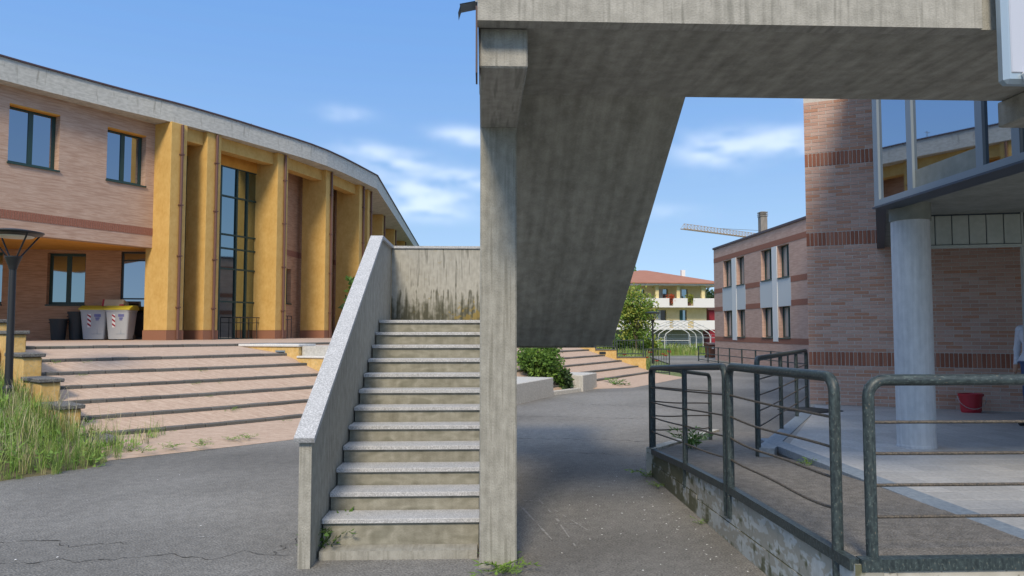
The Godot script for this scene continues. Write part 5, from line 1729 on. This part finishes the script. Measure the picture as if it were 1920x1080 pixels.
# ---------------------------------------------------------------- person at the door
func person():
	var p := V(7.90, .482, -10.45)
	var j := [  # a, b, ra, rb : facing the camera's left
		[V(-.10, .06, 0), V(-.095, .48, 0), .047, .062], [V(-.095, .48, 0), V(-.085, .90, 0), .064, .092],
		[V(.10, .06, .03), V(.095, .48, .05), .047, .062], [V(.095, .48, .05), V(.085, .90, 0), .064, .092],
		[V(-.10, .045, 0), V(-.12, .04, .15), .042, .036], [V(.10, .045, .03), V(.12, .04, .18), .042, .036],
		[V(-.07, .95, 0), V(.07, .95, 0), .115, .115], [V(0, .98, 0), V(0, 1.22, 0), .135, .13], [V(-.05, 1.30, 0), V(.05, 1.30, 0), .13, .13], [V(-.16, 1.39, 0), V(.16, 1.39, 0), .06, .06],
		[V(0, 1.40, 0), V(0, 1.53, .01), .055, .05],
		[V(-.185, 1.375, 0), V(-.235, 1.10, -.01), .052, .042], [V(-.235, 1.10, -.01), V(-.22, .86, .06), .04, .028],
		[V(.185, 1.375, 0), V(.235, 1.10, -.01), .052, .042], [V(.235, 1.10, -.01), V(.20, .88, .08), .04, .028],
		[V(0, 1.585, .012), V(0, 1.645, .0), .082, .092], [V(0, 1.59, .085), V(0, 1.565, .105), .014, .018], [V(-.092, 1.60, 0), V(-.094, 1.62, -.005), .016, .018], [V(.092, 1.60, 0), V(.094, 1.62, -.005), .016, .018]]
	for s in [-1.0, 1.0]:
		var w := V(-.22, .86, .06) if s < 0 else V(.20, .88, .08)
		j.append([w, w + V(0, -.075, .012), .026, .03])
		for k in 4:
			var f := w + V(0, -.08, -.012 + k * .017)
			var ln: float = [.062, .072, .068, .052][k]
			j.append([f, f + V(-s * .008, -ln * .55, .004), .0095, .009]); j.append([f + V(-s * .008, -ln * .55, .004), f + V(-s * .022, -ln, .008), .009, .008])
		j.append([w + V(-s * .005, -.03, .025), w + V(-s * .02, -.085, .045), .011, .009])
	var b := MB.new(Transform3D(Basis(Vector3.UP, -1.2), p))
	b.usecol = true
	var cell := .017
	var lo := V(-.34, -.02, -.18); var dim := Vector3i(40, 106, 24)
	var fld := PackedFloat32Array()
	fld.resize(dim.x * dim.y * dim.z)
	fld.fill(1.0)
	for bn in j:
		var a: Vector3 = bn[0]; var c: Vector3 = bn[1]
		var rm: float = maxf(bn[2], bn[3]) + .06
		var mn := (a.min(c) - Vector3.ONE * rm - lo) / cell; var mx := (a.max(c) + Vector3.ONE * rm - lo) / cell
		var ab := c - a; var l2 := maxf(ab.length_squared(), 1e-8)
		for z in range(maxi(0, int(mn.z)), mini(dim.z, int(mx.z) + 2)):
			for y in range(maxi(0, int(mn.y)), mini(dim.y, int(mx.y) + 2)):
				for x in range(maxi(0, int(mn.x)), mini(dim.x, int(mx.x) + 2)):
					var q := lo + V(x, y, z) * cell
					var h := clampf((q - a).dot(ab) / l2, 0, 1)
					var d := q.distance_to(a + ab * h) - lerpf(bn[2], bn[3], h)
					var i := (z * dim.y + y) * dim.x + x
					var o := fld[i]
					var kk := .03 if bn[2] > .02 else .006
					var g := maxf(kk - absf(o - d), 0) / kk
					fld[i] = minf(o, d) - g * g * kk * .25
	var vid := {}
	var vp := []
	for z in dim.z - 1:
		for y in dim.y - 1:
			for x in dim.x - 1:
				var s := V(0, 0, 0); var n := 0
				var base := (z * dim.y + y) * dim.x + x
				var cs := []
				for k in 8: cs.append(fld[base + (k & 1) + ((k >> 1) & 1) * dim.x + ((k >> 2) & 1) * dim.x * dim.y])
				for e in [[0, 1], [2, 3], [4, 5], [6, 7], [0, 2], [1, 3], [4, 6], [5, 7], [0, 4], [1, 5], [2, 6], [3, 7]]:
					var f0: float = cs[e[0]]; var f1: float = cs[e[1]]
					if (f0 < 0) != (f1 < 0):
						var t := f0 / (f0 - f1)
						var c0 := V(e[0] & 1, (e[0] >> 1) & 1, (e[0] >> 2) & 1); var c1 := V(e[1] & 1, (e[1] >> 1) & 1, (e[1] >> 2) & 1)
						s += c0.lerp(c1, t); n += 1
				if n:
					vid[base] = vp.size()
					vp.append(lo + (V(x, y, z) + s / n) * cell)
	var nrm := func(q: Vector3) -> Vector3:
		var g := (q - lo) / cell
		var x := clampi(int(round(g.x)), 1, dim.x - 2); var y := clampi(int(round(g.y)), 1, dim.y - 2); var z := clampi(int(round(g.z)), 1, dim.z - 2)
		var i := (z * dim.y + y) * dim.x + x
		return V(fld[i + 1] - fld[i - 1], fld[i + dim.x] - fld[i - dim.x], fld[i + dim.x * dim.y] - fld[i - dim.x * dim.y]).normalized()
	var colour := func(q: Vector3) -> Color:
		if q.y > 1.46: return Color(.42, .25, .17)
		if absf(q.x) > .15 and q.y < .885: return Color(.42, .25, .17)
		if q.y > .93 or absf(q.x) > .19: return Color(.55, .58, .64)
		if q.y < .085: return Color(.03, .03, .03)
		return Color(.05, .075, .16)
	var sx := 1; var sy := dim.x; var sz := dim.x * dim.y
	for z in range(1, dim.z - 1):
		for y in range(1, dim.y - 1):
			for x in range(1, dim.x - 1):
				var i := (z * dim.y + y) * dim.x + x
				for ax in [[sx, sy, sz], [sy, sz, sx], [sz, sx, sy]]:
					var inn := fld[i] < 0
					if inn != (fld[i + ax[0]] < 0):
						var q := [i, i - ax[1], i - ax[1] - ax[2], i - ax[2]]
						var k := []
						for w in q: k.append(vp[vid[w]])
						var order := [0, 2, 1, 0, 3, 2] if inn else [0, 1, 2, 0, 2, 3]
						for o in order:
							b.c = colour.call(k[o])
							b._put(k[o], nrm.call(k[o]), Vector2(k[o].x, k[o].y))
	var m := mat(Color(1, 1, 1), .85)
	m.vertex_color_use_as_albedo = true
	var t := thing("person", p, "person in a pale long-sleeved top and blue jeans standing by the door post", "person")
	part("body", b, m, t)
	b = MB.new(Transform3D(Basis(Vector3.UP, -1.2), p))
	b.lathe([Vector2(.06, 1.46), Vector2(.10, 1.52), Vector2(.112, 1.62), Vector2(.10, 1.70), Vector2(.05, 1.745), Vector2(0, 1.752)], V(0, 0, -.028), 20)
	part("hair", b, M.bin_dark, t)
	b = MB.new(Transform3D(Basis(Vector3.UP, -1.2), p))
	for s in [-1.0, 1.0]: b.lathe([Vector2(.0, 1.598), Vector2(.009, 1.601), Vector2(.009, 1.608), Vector2(0, 1.612)], V(s * .034, 0, .088), 8)
	b.hexa(V(-.025, 1.533, .082), V(.025, 1.541, .092))
	part("face_features", b, M.bin_dark, t)
